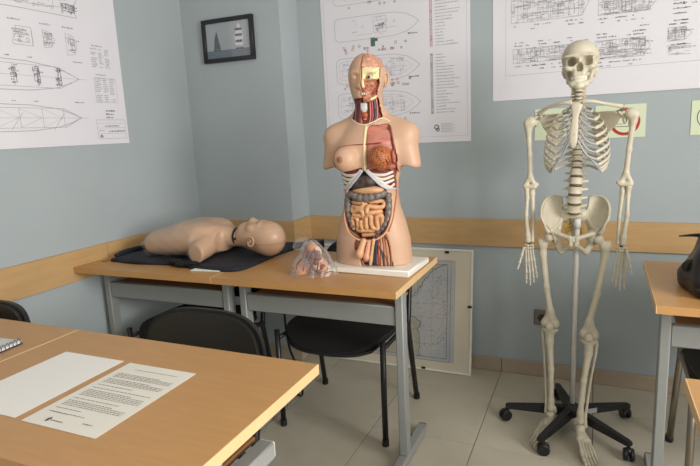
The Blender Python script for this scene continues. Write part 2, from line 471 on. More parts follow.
def chair(label, x, y, rz=0.0, legm=BLACKMET, padm=VINYLM, bw=.235, top=.79, group='black stacking chairs with tubular legs'):
    """faces -Y; origin on the floor below the seat centre"""
    t = thing('stacking_chair', label, 'chair', (x, y, 0), rz, group)
    def seat(u, v):
        a, b = squircle(u, v, 3.0)
        z = .468 - .012 * (1 - a * a) - .05 * max(0, -b - .45) ** 2 * 3 + .012 * max(0, b) ** 2
        return (a * .25, b * .235 - .02, z)
    def under(u, v):
        a, b = squircle(u, v, 3.0)
        return (a * .252, b * .237 - .02, seat(u, v)[2] - .052 + .03 * max(abs(a), abs(b)) ** 4)
    st = shell_grid(seat, 14, 14, .02, (0, 0, -1)).build('seat', padm, t, 'auto')
    shell_grid(under, 14, 14, .012, (0, 0, 1)).build('seat_shell', BLACKP, st, 'auto')
    def backp(u, v, off=0.0, s=1.0):
        a, b = squircle(u, v, 3.4)
        w = bw * (1 - .07 * max(0, b)) * s
        h = (top - .50) / 2
        zz = .50 + h + b * h * s
        return (a * w, .212 + (zz - .45) * .17 + off + .028 * (1 - a * a), zz)
    bk = shell_grid(lambda u, v: backp(u, v, .0), 16, 12, .016, (0, 1, -.1)).build('backrest', BLACKP, t, 'auto')
    shell_grid(lambda u, v: backp(u, v, -.012, .93), 16, 12, .014, (0, 1, 0)).build('back_pad', padm, bk, 'auto')
    r = .0125
    for s in (-1, 1):
        MB().tube([(s * .25, -.215, .0), (s * .250, -.213, .22), (s * .252, -.211, .462)], r, 10).build('leg', legm, t, True)
        MB().tube([(s * .253, .225, .0), (s * .248, .175, .25), (s * .243, .150, .40), (s * .242, .165, .46), (s * .232, .222, .58), (s * .2, .262, .70)], r, 10).build('leg', legm, t, True)
        MB().tube([(s * .247, -.205, .424), (s * .245, .0, .420), (s * .243, .155, .416)], r * .8, 8).build('seat_rail', legm, t, True)
        for yy in (-.215, .225):
            MB().lathe([(.015, .0), (.016, .012), (.0145, .03)], (s * (.25 if yy < 0 else .253), yy, 0), 10).build('foot_cap', BLACKP, t, 'auto')
    MB().tube([(-.243, -.12, .412), (.243, -.12, .412)], r * .9, 8).build('cross_bar', legm, t, True)
    MB().tube([(-.243, .12, .412), (.243, .12, .412)], r * .9, 8).build('cross_bar', legm, t, True)
    return t
chair('black chair tucked under the torso table', -.972, -.663, padm=BLACKF)
chair('black chair tucked under the manikin table', -1.66, -.848, padm=BLACKF, top=.735)
chair('dark chair pushed in behind the nearest table with the papers', -1.075, -1.80, bw=.238, top=.776)
chair('dark chair at the left edge behind the notebook table', -1.873, -1.955, bw=.205, top=.785)
chair('black chair with bare metal legs under the black bag table', .62, -.685, legm=CHROMEM)
# ------------------------------------------------------------------ things on the walls
class Sheet:
    """paper on a wall: (s, z) wall coordinates -> 3D point; ink strokes follow the paper"""
    def __init__(s, wall, wave=.002, seed=0):
        s.wall, s.wave = wall, wave; s.ink = {}; s.ph = seed
    def P(s, a, z, off=0.0):
        w = .0022 + s.wave * (.5 + .5 * math.sin(a * 5.1 + s.ph) * math.sin(z * 4.3 + s.ph * 2)) + off
        return (XL + w, a, z) if s.wall == 'left' else (a, -w, z)
    def paper(s, name, a0, a1, z0, z1, m, label, cat='poster', group=None, n=14, t=.0004):
        V = []; F = []
        for k in (0, 1):
            for i in range(n + 1):
                for j in range(n + 1):
                    V.append(s.P(a0 + (a1 - a0) * i / n, z0 + (z1 - z0) * j / n, -k * t))
        g = lambda k, i, j: k * (n + 1) ** 2 + i * (n + 1) + j
        for i in range(n):
            for j in range(n):
                F.append((g(0, i, j), g(0, i + 1, j), g(0, i + 1, j + 1), g(0, i, j + 1)))
                F.append((g(1, i, j), g(1, i, j + 1), g(1, i + 1, j + 1), g(1, i + 1, j)))
        for i in range(n):
            F += [(g(0, i, 0), g(1, i, 0), g(1, i + 1, 0), g(0, i + 1, 0)), (g(0, i, n), g(0, i + 1, n), g(1, i + 1, n), g(1, i, n)),
                  (g(0, 0, i), g(0, 0, i + 1), g(1, 0, i + 1), g(1, 0, i)), (g(0, n, i), g(1, n, i), g(1, n, i + 1), g(0, n, i + 1))]
        s.o = MB().add(V, F).build(name, m, None, 'auto')
        return tag(s.o, label, cat, group)
    def line(s, pts, w=.0016, key='n', close=False):
        mb = s.ink.setdefault(key, MB())
        pts = list(pts) + ([pts[0]] if close else [])
        for (a, z), (b, y) in zip(pts[:-1], pts[1:]):
            L = math.hypot(b - a, y - z)
            if L < 1e-5: continue
            nx, nz = -(y - z) / L * w / 2, (b - a) / L * w / 2
            k = max(1, int(L / .06))
            for i in range(k):
                t0, t1 = i / k, (i + 1) / k
                p0, p1 = (a + (b - a) * t0, z + (y - z) * t0), (a + (b - a) * t1, z + (y - z) * t1)
                mb.quad(s.P(p0[0] - nx, p0[1] - nz, .0006), s.P(p1[0] - nx, p1[1] - nz, .0006), s.P(p1[0] + nx, p1[1] + nz, .0006), s.P(p0[0] + nx, p0[1] + nz, .0006))
    def rect(s, a0, z0, a1, z1, key='n', w=None):
        if w: return s.line([(a0, z0), (a1, z0), (a1, z1), (a0, z1)], w, key, True)
        s.ink.setdefault(key, MB()).quad(s.P(a0, z0, .0006), s.P(a1, z0, .0006), s.P(a1, z1, .0006), s.P(a0, z1, .0006))
    def text(s, a, z, length, h=.008, key='d', rnd=random):
        x = a
        while x < a + length:
            w = rnd.uniform(.4, 1.1) * h
            s.rect(x, z, min(x + w, a + length), z + h * rnd.uniform(.5, 1.0), key); x += w + h * rnd.uniform(.25, .6)
    def ring(s, a, z, r, w, key, n=32):
        s.line([(a + r * math.cos(2 * PI * i / n), z + r * math.sin(2 * PI * i / n)) for i in range(n)], w, key, True)
    def hull(s, a0, a1, z, hh, key='n', w=.0016, sq=.0):
        """plan of a ship: rounded stern at a0, pointed bow at a1"""
        L = a1 - a0; pts = []
        for t, h in ((.0, .0), (.0, .7), (.02, .9), (.06, 1), (.5, 1), (.72, .96), (.86, .72), (.95, .32), (1, 0)): pts.append((a0 + L * t, z + hh * h))
        for t, h in ((.95, .32), (.86, .72), (.72, .96), (.5, 1), (.06, 1), (.02, .9), (.0, .7)): pts.append((a0 + L * t, z - hh * h))
        s.line(pts, w, key, True)
    def scribble(s, a0, z0, a1, z1, n, seed, key='n', w=.0014, text=True):
        r = random.Random(seed)
        for _ in range(n):
            a, z = r.uniform(a0, a1), r.uniform(z0, z1); k = r.random()
            if k < .35: s.line([(a, z), (min(a1, a + r.uniform(.01, .08)), z)], w, key)
            elif k < .6: s.line([(a, z), (a, min(z1, z + r.uniform(.01, .05)))], w, key)
            elif k < .75: s.rect(a, z, min(a1, a + r.uniform(.008, .04)), min(z1, z + r.uniform(.008, .03)), key, w)
            elif k < .85: s.ring(a, z, r.uniform(.003, .008), w, key, 8)
            elif text: s.text(a, z, r.uniform(.01, .035), .005, key, r)
    def finish(s, mats):
        nm = {'n': 'printed_linework', 'd': 'printed_lettering', 'r': 'red_print', 'g': 'green_print', 'k': 'pencil_linework'}
        for k, mb in s.ink.items(): tag(mb.build(nm.get(k, 'print'), mats[k], s.o), kind='stuff')

# left wall: ship plans
p = Sheet('left', .003, 1.0)
p.paper('ship_plan_poster', -1.885, -.697, 1.312, 2.165, PAPERM, 'large white ship plan poster on the left wall', 'poster')
rr = random.Random(11)
for (zc, hh, a1) in ((1.612, .062, -.957), (1.437, .056, -.975)):
    p.hull(-1.84, a1, zc, hh, 'n', .0022)
    p.line([(-1.84, zc), (a1 + .045, zc)], .001, 'n')
    p.line([(-1.84, zc + hh * .74), (-1.06, zc + hh * .74), (-1.0, zc + .25 * hh)], .0014, 'n')
    p.line([(-1.84, zc - hh * .74), (-1.06, zc - hh * .74), (-1.0, zc - .25 * hh)], .0014, 'n')
    for i in range(8):
        a = -1.8 + i * .105
        p.line([(a, zc - hh * .74), (a, zc + hh * .74)], .0015, 'n')
        if zc > 1.5: p.scribble(a - .014, zc - .035, a + .014, zc + .04, 18, i, 'd', .002)
        else: p.line([(a, zc - hh * .7), (a + .1, zc), (a, zc + hh * .7)], .0009, 'n')
    p.text(a1 - .02, zc + hh + .012, .05, .005, 'd', rr)
    p.text(-1.3, zc + hh + .012, .02, .005, 'd', rr); p.text(-1.2, zc + hh + .012, .02, .005, 'd', rr)
for k in range(4): p.line([(-1.72 + .2 * k, zc - .05), (-1.66 + .2 * k, zc + .02)], .0012, 'r')
p.line([(-1.85, 1.87), (-1.2, 1.885), (-.925, 1.885), (-.94, 1.925), (-.905, 1.98)], .002); p.line([(-1.85, 1.905), (-1.15, 1.91), (-.94, 1.925)], .0014)
p.line([(-1.85, 2.0), (-1.3, 2.0), (-1.1, 1.985), (-.905, 1.98)], .0016)
p.scribble(-1.8, 1.9, -.97, 1.99, 120, 5, 'n', .0016); p.scribble(-1.0, 1.90, -.93, 1.94, 25, 6, 'd', .002)
for (a0, a1, z0, z1, bow) in ((-1.255, -1.165, 1.735, 1.81, 0), (-1.112, -1.058, 1.735, 1.81, 1), (-1.0, -.942, 1.715, 1.81, 1)):
    zc = (z0 + z1) / 2
    if bow: p.line([(a0, z0), (a0, z1), (a1 - .018, z1 - .008), (a1, zc), (a1 - .018, z0 + .006)], .0014, 'n', True)
    else:
        p.line([(a0, z0), (a1, z0), (a1, z1), (a0 + .02, z1), (a0 + .02, zc + .01), (a0, z0 + .015)], .0016, 'n', True); p.line([(a1, z0), (a1, z1 - .01)], .0025, 'd')
    p.scribble(a0, z0 + .01, a1 - .012, z1 - .012, 22, int(a0 * -1000), 'n', .0018)
    p.text(a0 - .01, z1 + .022, .055, .007, 'n', rr)
for (a0, a1, z0, z1, n) in ((-.872, -.757, 1.675, 1.765, 11), (-.868, -.745, 1.515, 1.632, 13)):
    for i in range(n):
        z = z1 - (i + 1) * (z1 - z0) / n
        for c0, c1 in ((0, .34), (.38, .62), (.7, .95)):
            if rr.random() < .85: p.text(a0 + c0 * (a1 - a0), z, (c1 - c0) * (a1 - a0) * rr.uniform(.6, 1), .005, 'n', rr)
    if n > 11: p.rect(a0 - .004, z0 - .004, a1 + .004, z1 - .008, 'n', .001)
    p.text(a0 + .01, z1 + .006, .06, .006, 'n', rr)
p.rect(-.888, 1.338, -.712, 1.428, 'n', .0014)
for z in (1.412, 1.39, 1.362): p.line([(-.888, z), (-.712, z)], .001)
p.text(-.84, 1.396, .09, .007, 'd', rr); p.text(-.82, 1.37, .1, .008, 'd', rr); p.text(-.88, 1.375, .03, .005, 'n', rr)
for i in range(3): p.text(-.825, 1.468 - i * .016, .055 - .006 * i, .008, 'd', rr)
p.line([(-.878, 1.347), (-.868, 1.358), (-.860, 1.346)], .004, 'd', True)
p.finish({'n': INKM, 'd': INKD, 'r': INKR})

# middle poster: deck plans with safety symbols
p = Sheet('back', .002, 2.2)
p.paper('safety_plan_poster', -1.347, -.530, 1.238, 2.405, PAPERM, 'white deck plan poster behind the torso head', 'poster')
rr = random.Random(21)
p.rect(-1.33, 1.268, -.548, 2.388, 'n', .0008)
for i, zc in enumerate((1.465, 1.652, 1.868, 2.06, 2.25)):
    p.hull(-1.268, -.792, zc - .012, .067 if i != 2 else .06, 'n', .0017)
    p.hull(-1.25, -.83, zc - .012, .05, 'n', .0009) if i < 2 else None
    p.text(-.852, zc - .072, .055, .009, 'd', rr)
    dense = (90, 60, 12, 60, 50)[i]
    p.scribble(-1.24, zc - .055, -.88, zc + .032, dense, 40 + i, 'n', .0012)
    if i == 2: p.rect(-1.04, zc - .045, -.97, zc + .035, 'n', .0012); p.scribble(-1.03, zc - .04, -.98, zc, 12, 5, 'd', .002)
    else:
        for k in range(7): p.line([(-1.2 + k * .05, zc - .06), (-1.2 + k * .05, zc + .038)], .001)
        p.line([(-1.25, zc - .01), (-.86, zc - .01)], .001)
    for k in range((22, 20, 6, 8, 10)[i]):
        a = rr.uniform(-1.24, -.85); z = zc + .078 + rr.choice((0, 0, .014, .028)); q = rr.uniform(.008, .012)
        ky = rr.choice('rrrdg' if i < 2 else 'ddrg')
        if rr.random() < .5: p.rect(a, z, a + q, z + q, ky, .0018); p.rect(a + .003, z + .003, a + q - .003, z + q - .003, ky)
        else: p.rect(a, z, a + q, z + q, ky, .002)
    if i < 2:
        for k in range(5):
            a = rr.uniform(-1.0, -.85); p.rect(a, zc - .1, a + .01, zc - .09, 'r', .0022)
p.rect(-1.06, 1.755, -1.035, 1.80, 'g'); p.rect(-1.035, 1.83 - .05, -1.02, 1.83 - .035, 'd'); p.rect(-1.053, 1.775, -1.042, 1.79, 'd')
for i in range(4): p.line([(-1.1 + .012 * i, 1.56), (-1.1 + .012 * i, 1.575)], .002, 'd')
z = 2.36
while z > 1.375:                                   # legend column with its captions
    ky = 'r' if z > 1.70 else 'g'
    if not 1.68 < z < 1.71:
        p.rect(-.735, z, -.724, z + .0095, ky if rr.random() < .8 else 'd', .0022)
        if rr.random() < .5: p.rect(-.732, z + .003, -.727, z + .007, ky)
        p.text(-.706, z + .002, rr.uniform(.03, .13), .005, 'n', rr)
    z -= .0152
p.ring(-.709, 1.316, .011, .005, 'd', 12); p.ring(-.703, 1.303, .008, .005, 'd', 12)
for i in range(6): p.text(-.685, 1.33 - i * .008, .07 if i % 2 else .055, .004, 'n', rr)
p.finish({'n': INKM, 'd': INKD, 'r': INKR, 'g': INKG})

# right poster: general arrangement drawing
p = Sheet('back', .003, .4)
p.paper('arrangement_plan_poster', -.4215, .768, 1.4285, 2.27, PAPERM, 'wide white technical drawing poster above the skeleton', 'poster')
rr = random.Random(31)
def plan(a0, z0, a1, z1, seed, n):
    p.line([(a0, z0), (a1 - .03, z0), (a1, (z0 + z1) / 2), (a1 - .03, z1), (a0, z1)], .0014, 'n', True)
    for f in (.3, .62): p.line([(a0, z0 + (z1 - z0) * f), (a1 - .02, z0 + (z1 - z0) * f)], .0011)
    k = a0 + .03
    r = random.Random(seed)
    while k < a1 - .03: p.line([(k, z0), (k, z1)], .0011); k += r.uniform(.02, .07)
    p.scribble(a0, z0, a1 - .02, z1, n, seed, 'n', .0013); p.scribble(a0, z0, a1 - .02, z1, n // 6, seed + 1, 'd', .0015)
    for (z, cnt) in ((z1 + .012, 12), (z1 + .026, 6), (z0 - .018, 11), (z0 - .034, 5)):
        for _ in range(cnt): p.text(r.uniform(a0, a1 - .03), z, r.uniform(.006, .022), .006, 'd' if r.random() < .6 else 'n', r)
plan(-.335, 1.785, .005, 1.90, 1, 150)
plan(-.325, 1.600, -.035, 1.665, 2, 85)
plan(.045, 1.775, .275, 1.85, 3, 90)
plan(.035, 1.585, .26, 1.665, 4, 110)
plan(.325, 1.635, .415, 1.69, 5, 40)
plan(-.335, 1.98, .28, 2.07, 6, 200); plan(-.335, 2.14, .28, 2.22, 7, 180)
plan(.34, 1.80, .62, 1.90, 8, 70); plan(.34, 1.98, .7, 2.08, 9, 90)
p.line([(.32, 1.615), (.415, 1.618)], .0016); p.line([(.33, 1.58), (.415, 1.575)], .0016); p.scribble(.325, 1.578, .41, 1.612, 16, 77)
for i in range(3): p.text(.34, 1.745 + .02 * i, .05, .007, 'd', rr)
p.line([(-.36, 1.545), (.74, 1.545)], .0012); p.line([(.452, 1.545), (.452, 1.70)], .0014); p.line([(-.36, 1.545), (-.36, 2.25)], .0008)
p.rect(.47, 1.56, .74, 1.70, 'n', .0014); p.scribble(.475, 1.565, .73, 1.69, 60, 12)
p.text(.215, 1.712, .035, .005, 'd', rr); p.text(-.02, 1.675, .03, .005, 'n', rr)
p.finish({'n': INKM, 'd': INKD})

# green A5 notices
NOTE = mat('pale_green_paper', (216, 226, 196), .7)
def notice(a0, label, seed):
    q = Sheet('back', .001, seed)
    q.paper('wall_notice', a0, a0 + .21, 1.2285, 1.377, NOTE, label, 'notice', 'pale green paper notices on the back wall', 4)
    return q
q = notice(-.221, 'pale green notice on the wall behind the skeleton chest', 1)

q = notice(.047, 'pale green notice with a red prohibition ring beside the skeleton shoulder', 2)
q.ring(.172, 1.300, .056, .014, 'r', 40); q.rect(.128, 1.278, .188, 1.318, 'd', .0028); q.line([(.14, 1.29), (.175, 1.29)], .002, 'd')
q.finish({'d': INKD, 'r': mat('notice_red', (178, 52, 48), .7)})
q = notice(.432, 'pale green notice with a thin black circle at the right edge', 3)
q.ring(.505, 1.305, .05, .0035, 'd', 40); q.finish({'d': INKD})

# framed sailing photograph on the pilaster, hanging askew
fr = thing('picture_frame', 'small black framed photo of two sailing boats on the pilaster', 'picture', (-1.8225, YP - .001, 1.846))
fr.rotation_euler = (0, math.radians(0.3), 0)
FW, FH = .168, .116
fm = MB()
for (x0, z0, x1, z1) in ((-FW, -FH, FW, -FH + .022), (-FW, FH - .022, FW, FH), (-FW, -FH + .022, -FW + .022, FH - .022), (FW - .022, -FH + .022, FW, FH - .022)):
    fm.box(x0, -.024, z0, x1, 0, z1, .002)
fm.build('frame', mat('black_frame', (30, 31, 33), .4), fr, 'auto')
ph = MB().box(-FW + .02, -.012, -FH + .02, FW - .02, -.006, FH - .02).build('photograph', mat('grey_sky_print', (168, 176, 182), .5, var=.12, scale=6), fr)
SEA = mat('sea_print', (98, 112, 124), .5, var=.2, scale=40, stretch=(1, 1, 4))
MB().box(-FW + .021, -.0126, -FH + .021, FW - .021, -.0118, -.052).build('sea', SEA, ph)
MB().prism([(-.098, -.048), (-.07, -.045), (-.052, -.046), (-.062, .0), (-.075, .052), (-.09, .01)], -.0134, -.0124, 'xz').build('sail', mat('dark_sail', (92, 92, 96), .6, var=.3, scale=30), ph)
MB().prism([(.047, -.035), (.095, -.038), (.1, .01), (.092, .05), (.074, .085), (.058, .05), (.045, .01)], -.0134, -.0124, 'xz').build('sail', mat('pale_sail', (214, 216, 220), .6), ph)
for k, z in enumerate((-.02, .012, .042)): MB().box(.05, -.0141, z, .094, -.0134, z + .013).build('sail_stripe', mat('dark_sail_stripe', (80, 84, 94), .6), ph)
for (x0, x1) in ((-.1, -.05), (.048, .1)): MB().box(x0, -.0138, -.054, x1, -.0124, -.048).build('boat_hull', mat('hull_print', (60, 64, 70), .6), ph)
FGL = bpy.data.materials.new('frame_glass'); FGL.use_nodes = True
_n = FGL.node_tree; _m = _n.nodes.new('ShaderNodeMixShader'); _t = _n.nodes.new('ShaderNodeBsdfTransparent'); _g = _n.nodes.new('ShaderNodeBsdfGlossy'); _g.inputs['Roughness'].default_value = .05
_m.inputs[0].default_value = .07; _n.links.new(_t.outputs[0], _m.inputs[1]); _n.links.new(_g.outputs[0], _m.inputs[2]); _n.links.new(_m.outputs[0], _n.nodes['Material Output'].inputs[0])
MB().box(-FW + .02, -.0175, -FH + .02, FW - .02, -.0165, FH - .02).build('glass', FGL, fr)

# framed nautical chart leaning on the back wall behind the tables
ch = thing('framed_chart', 'large white framed nautical chart leaning against the wall behind the tables', 'chart', (-1.0, -.115, .002))
lean = math.atan2(.095, .675); ch.rotation_euler = (-lean, 0, math.radians(-0.0))
CW, CH = .482, .675
cm = MB()
for (x0, z0, x1, z1) in ((-CW, 0, CW, .010), (-CW, CH - .010, CW, CH), (-CW, .01, -CW + .010, CH - .01), (CW - .010, .01, CW, CH - .01)): cm.box(x0, -.006, z0, x1, .012, z1, .001)
cm.build('frame', mat('white_frame', (232, 230, 222), .4), ch)
bd = MB().box(-CW + .009, .0, .009, CW - .009, .008, CH - .009).build('mount_board', mat('aged_board', (214, 206, 186), .6, var=.05, scale=4), ch)
CHT = mat('chart_paper', (190, 188, 186), .6, var=.06, scale=5, col2=(176, 180, 184))
MB().box(-CW + .06, -.0012, .055, CW - .092, -.0002, CH - .06).build('chart_print', CHT, bd)
LAND = mat('chart_land', (182, 178, 160), .6, var=.08, scale=10)
rr = random.Random(5)
def coast(pts, seed, n=60):
    r = random.Random(seed); P = crom(pts, n)
    return [(q[0] + r.uniform(-.006, .006), q[1] + r.uniform(-.006, .006)) for q in P]
CI = MB()
def cl(pts, w=.0016):
    for (a, z), (b, y) in zip(pts[:-1], pts[1:]):
        L = math.hypot(b - a, y - z) + 1e-9; nx, nz = -(y - z) / L * w / 2, (b - a) / L * w / 2
        CI.quad((a - nx, -.0028, z - nz), (b - nx, -.0028, y - nz), (b + nx, -.0028, y + nz), (a + nx, -.0028, z + nz))
lx0, lx1, lz0, lz1 = -CW + .08, CW - .135, .075, CH - .085
for off, w in ((0, .0022), (.018, .0014)): cl([(lx0 - off, lz0 - off), (lx1 + off, lz0 - off), (lx1 + off, lz1 + off), (lx0 - off, lz1 + off), (lx0 - off, lz0 - off)], w)
c1 = coast([(lx0, .50), (-.2, .47), (-.05, .43), (.05, .42), (.10, .38), (.15, .40), (.19, .45), (.24, .53), (.29, .57), (.335, .585)], 1)
c2 = coast([(-.1, lz0), (-.06, .2), (.02, .27), (.1, .29), (.17, .285), (.20, .26), (.185, .23), (.20, .17), (.19, lz0)], 2)
MB().prism([(x, z) for x, z in c1] + [(.335, lz1), (lx0, lz1)], -.0022, -.0011, 'xz').build('land', LAND, bd)
MB().prism([(x, z) for x, z in c2], -.0022, -.0011, 'xz').build('land', LAND, bd)
cl(c1, .003); cl(c2, .003)
for k in range(9): cl([(lx0 + k * (lx1 - lx0) / 9, lz0), (lx0 + k * (lx1 - lx0) / 9, lz1)], .0006)
for k in range(7): cl([(lx0, lz0 + k * (lz1 - lz0) / 7), (lx1, lz0 + k * (lz1 - lz0) / 7)], .0006)
for k in range(900):
    x, z = rr.uniform(lx0, lx1 - .01), rr.uniform(lz0, lz1 - .01); cl([(x, z), (x + rr.uniform(.003, .012), z + rr.uniform(-.004, .004))], .0012)
for k in range(40):
    x, z = rr.uniform(lx0, lx1), rr.uniform(lz0, lz1); cl(coast([(x, z), (x + .03, z + .03), (x + .02, z + .06)], k, 10), .001)
tag(CI.build('chart_linework', INKD, bd), kind='stuff')
for (x, z) in ((CW - .14, CH - .018), (CW - .012, CH * .55), (CW - .26, .012), (-.2, CH - .018)):
    MB().box(x - .011, -.009, z - .006, x + .011, -.004, z + .006, .001).build('clip', BLACKP, ch)
PLX = FGL
# ------------------------------------------------------------------ things on the tables
def sheet(name, label, cx, cy, w, h, rz, m, group=None, curl=.0):
    t = thing(name, label, 'paper', (cx, cy, TZ), rz, group)
    n = 10; V = []; F = []
    for k in (0, 1):
        for i in range(n + 1):
            for j in range(n + 1):
                u, v = i / n - .5, j / n - .5
                V.append((u * w, v * h, .0006 + k * .0005 + curl * (abs(u * 2) ** 4 * (v + .5))))
    g = lambda k, i, j: k * (n + 1) ** 2 + i * (n + 1) + j
    for i in range(n):
        for j in range(n):
            F.append((g(1, i, j), g(1, i + 1, j), g(1, i + 1, j + 1), g(1, i, j + 1))); F.append((g(0, i, j), g(0, i, j + 1), g(0, i + 1, j + 1), g(0, i + 1, j)))
    for i in range(n):
        F += [(g(0, i, 0), g(0, i + 1, 0), g(1, i + 1, 0), g(1, i, 0)), (g(0, i, n), g(1, i, n), g(1, i + 1, n), g(0, i + 1, n)),
              (g(0, 0, i), g(1, 0, i), g(1, 0, i + 1), g(0, 0, i + 1)), (g(0, n, i), g(0, n, i + 1), g(1, n, i + 1), g(1, n, i))]
    MB().add(V, F).build('page', m, t, 'auto')
    return t
sheet('paper_sheet', 'blank white sheet lying on the nearest table', -1.146, -2.034, .21, .297, math.radians(.4), WHITEP, 'paper sheets on the nearest table')
ps = sheet('paper_sheet', 'white sheet with lines of printed text on the nearest table', -.912, -2.036, .21, .297, math.radians(.3), mat('printed_page', (228, 224, 214), .7), 'paper sheets on the nearest table')
tx = MB(); rr = random.Random(8)
# the sheet is read from the far side of the table, so its head lies towards the viewer
def tl(y, x0, x1, h=.0022, dens=1):
    x = x0
    while x < x1:
        w = rr.uniform(.003, .011); tx.quad((x, y, .0016), (min(x + w, x1), y, .0016), (min(x + w, x1), y + h, .0016), (x, y + h, .0016)); x += w + .0022
y = -.105
tl(-.118, .035, .062, .003); tl(-.100, -.075, -.03, .0016)
for (n, x1, g) in ((1, .02, .010), (1, -.01, .008), (4, .085, .0062), (1, .05, .009), (5, .088, .0062), (1, .088, .009), (1, .02, .008), (4, .086, .0060), (4, .088, .0060)):
    for i in range(n):
        if i == 0: y += .006
        tl(y, -.085 + (.0 if i else .0), x1 if i < n - 1 or n == 1 else x1 * .5); y += g
tl(.118, -.06, .075, .002)
tag(tx.build('printed_text', mat('toner_grey', (128, 126, 126), .8), ps), kind='stuff')
MB().prism([(-.055, -.133), (-.049, -.133), (-.047, -.121), (-.051, -.117), (-.056, -.123)], .0014, .0019, 'xy').build('logo', INKD, ps)
tg = MB()
for k in range(5): tg.quad((-.044 + k * .007, -.128, .0016), (-.039 + k * .007, -.128, .0016), (-.039 + k * .007, -.125, .0016), (-.044 + k * .007, -.125, .0016))
tg.build('logo_lettering', INKD, ps)

# spiral notebook, mostly outside the picture on the left
nb = thing('spiral_notebook', 'spiral bound notebook at the left edge of the near tables', 'notebook', (-1.512, -2.036, TZ), math.radians(5))
MB().box(-.10, -.148, .0008, .09, .148, .0035).build('back_cover', mat('navy_cover', (48, 56, 74), .5), nb)
MB().box(-.10, -.146, .0035, .088, .146, .0095).build('page_block', WHITEP, nb)
MB().box(-.10, -.147, .0095, .089, .147, .0112).build('front_cover', mat('pale_cover', (205, 206, 204), .5), nb)
WIRE = mat('blue_grey_wire', (92, 104, 124), .35, metal=.3)
for i in range(24):
    yy = -.138 + i * .012
    MB().tube([(.084 + .0085 * math.cos(a) + .004, yy + .003 * math.sin(a / 2), .0092 + .0085 * math.sin(a)) for a in np.linspace(0, 2 * PI, 13)], .0013, 5, caps=False).build('wire_ring', WIRE, nb, True)

# ---- CPR manikin on its opened navy carrying mat
MATM = mat('navy_nylon', (22, 26, 38), .75, var=.2, scale=80, bump=.15, bscale=25)
mt = thing('carrying_mat', 'dark navy fabric mat under the manikin', 'mat', (-1.67, -.77, TZ))
mpoly = crom([(-.365, -.235), (-.2, -.252), (0, -.235), (.15, -.262), (.33, -.268), (.385, -.2), (.385, .05), (.40, .30), (.2, .225), (-.1, .19), (-.365, .16), (-.385, 0), (-.365, -.235)], 72)[:-1]
mm = MB(); nP = len(mpoly)
V = []
cxy = mpoly.mean(0)
rings = [(1.0, .0008), (1.0, .010), (.985, .015), (.9, .016), (.6, .017), (.3, .017)]
for (s_, z) in rings:
    for i, q in enumerate(mpoly):
        ww = .0025 * math.sin(i * .9 + s_ * 9) + .003 * math.sin(q[0] * 25)
        V.append((cxy[0] + (q[0] - cxy[0]) * s_, cxy[1] + (q[1] - cxy[1]) * s_, max(.0006, z + (ww if z > .005 else 0))))
V.append((cxy[0], cxy[1], .017))
F = []
for r_ in range(len(rings) - 1):
    for i in range(nP): F.append((r_ * nP + i, r_ * nP + (i + 1) % nP, (r_ + 1) * nP + (i + 1) % nP, (r_ + 1) * nP + i))
for i in range(nP): F.append(((len(rings) - 1) * nP + i, (len(rings) - 1) * nP + (i + 1) % nP, len(V) - 1))
F.append(tuple(range(nP - 1, -1, -1)))
mm.add(V, F).build('mat_sheet', MATM, mt, True)
MB().tube(crom([(-.365, -.2, .02), (-.375, -.12, .026), (-.372, .0, .022), (-.36, .12, .02)], 20), .012, 8, flat=.8).build('rolled_hem', MATM, mt, True)
stp = MB()
for k in range(6):
    c = (.02 + .022 * k, -.242 + .006 * math.sin(k * 2), .018 + .006 * math.cos(k))
    stp.tube(crom([(c[0] - .022, c[1], c[2] - .01), (c[0] - .005, c[1] - .02, c[2] + .004), (c[0] + .018, c[1] - .004, c[2] + .006), (c[0] + .02, c[1] + .02, c[2] - .004)], 12), .0085, 6, flat=.7)
stp.build('bunched_strap', BLACKF, mt, True)
MB().tube(crom([(-.375, -.225, .006), (-.392, -.24, .003), (-.402, -.252, .0022)], 8), .0015, 5).build('draw_cord', BLACKF, mt, True)
lf = thing('folded_leaflet', 'small white leaflet under the mat edge at the table joint', 'leaflet', (-1.445, -1.030, TZ), math.radians(8))
MB().box(-.07, -.028, .0004, .07, .03, .004, .001).build('leaflet_cover', mat('leaflet_white', (206, 204, 198), .6), lf)
MB().box(-.068, -.027, .004, .066, .029, .0052, .0005).build('leaflet_page', WHITEP, lf)

mk = thing('cpr_manikin', 'peach training manikin torso with bald head lying on the navy mat', 'manikin', (-1.685, -.795, TZ + .012), math.radians(3))
def mk_torso(X, Y, Z):
    t = np.clip((X + .24) / .42, 0, 1)                       # waist at -X, shoulders at +X
    hw = np.interp(t, [0, .12, .4, .75, 1], [.112, .130, .145, .158, .10])
    hh = np.interp(t, [0, .15, .5, .8, 1], [.050, .064, .078, .076, .050])
    zc = np.interp(t, [0, .5, 1], [.052, .078, .075])
    k = np.sqrt((np.abs(Y) / hw) ** 2.6 + (np.abs(Z - zc) / hh) ** 2.6 + 1e-9)
    d = (k ** (1 / 1.3) - 1) * hh
    d = np.maximum(d, np.maximum(-.218 - X, X - .17))
    for s in (-1, 1):
        d = s_min(d, s_cone(X, Y, Z, (.125, s * .12, .056), (.122, s * .20, .036), .049, .041), .02)
    d = s_min(d, s_ell(X, Y, Z, (.05, -.06, .135), (.1, .06, .024)), .03); d = s_min(d, s_ell(X, Y, Z, (.05, .06, .135), (.1, .06, .024)), .03)
    d = s_min(d, s_cone(X, Y, Z, (.14, 0, .085), (.245, 0, .082), .05, .040), .03)
    d = np.maximum(d, -.012 - Z + .012)
    cut = (-Y - X * .12) - .172                         # arm stumps cut flat
    cut2 = (Y - X * .12) - .172
    return np.maximum(d, np.maximum(cut, cut2))
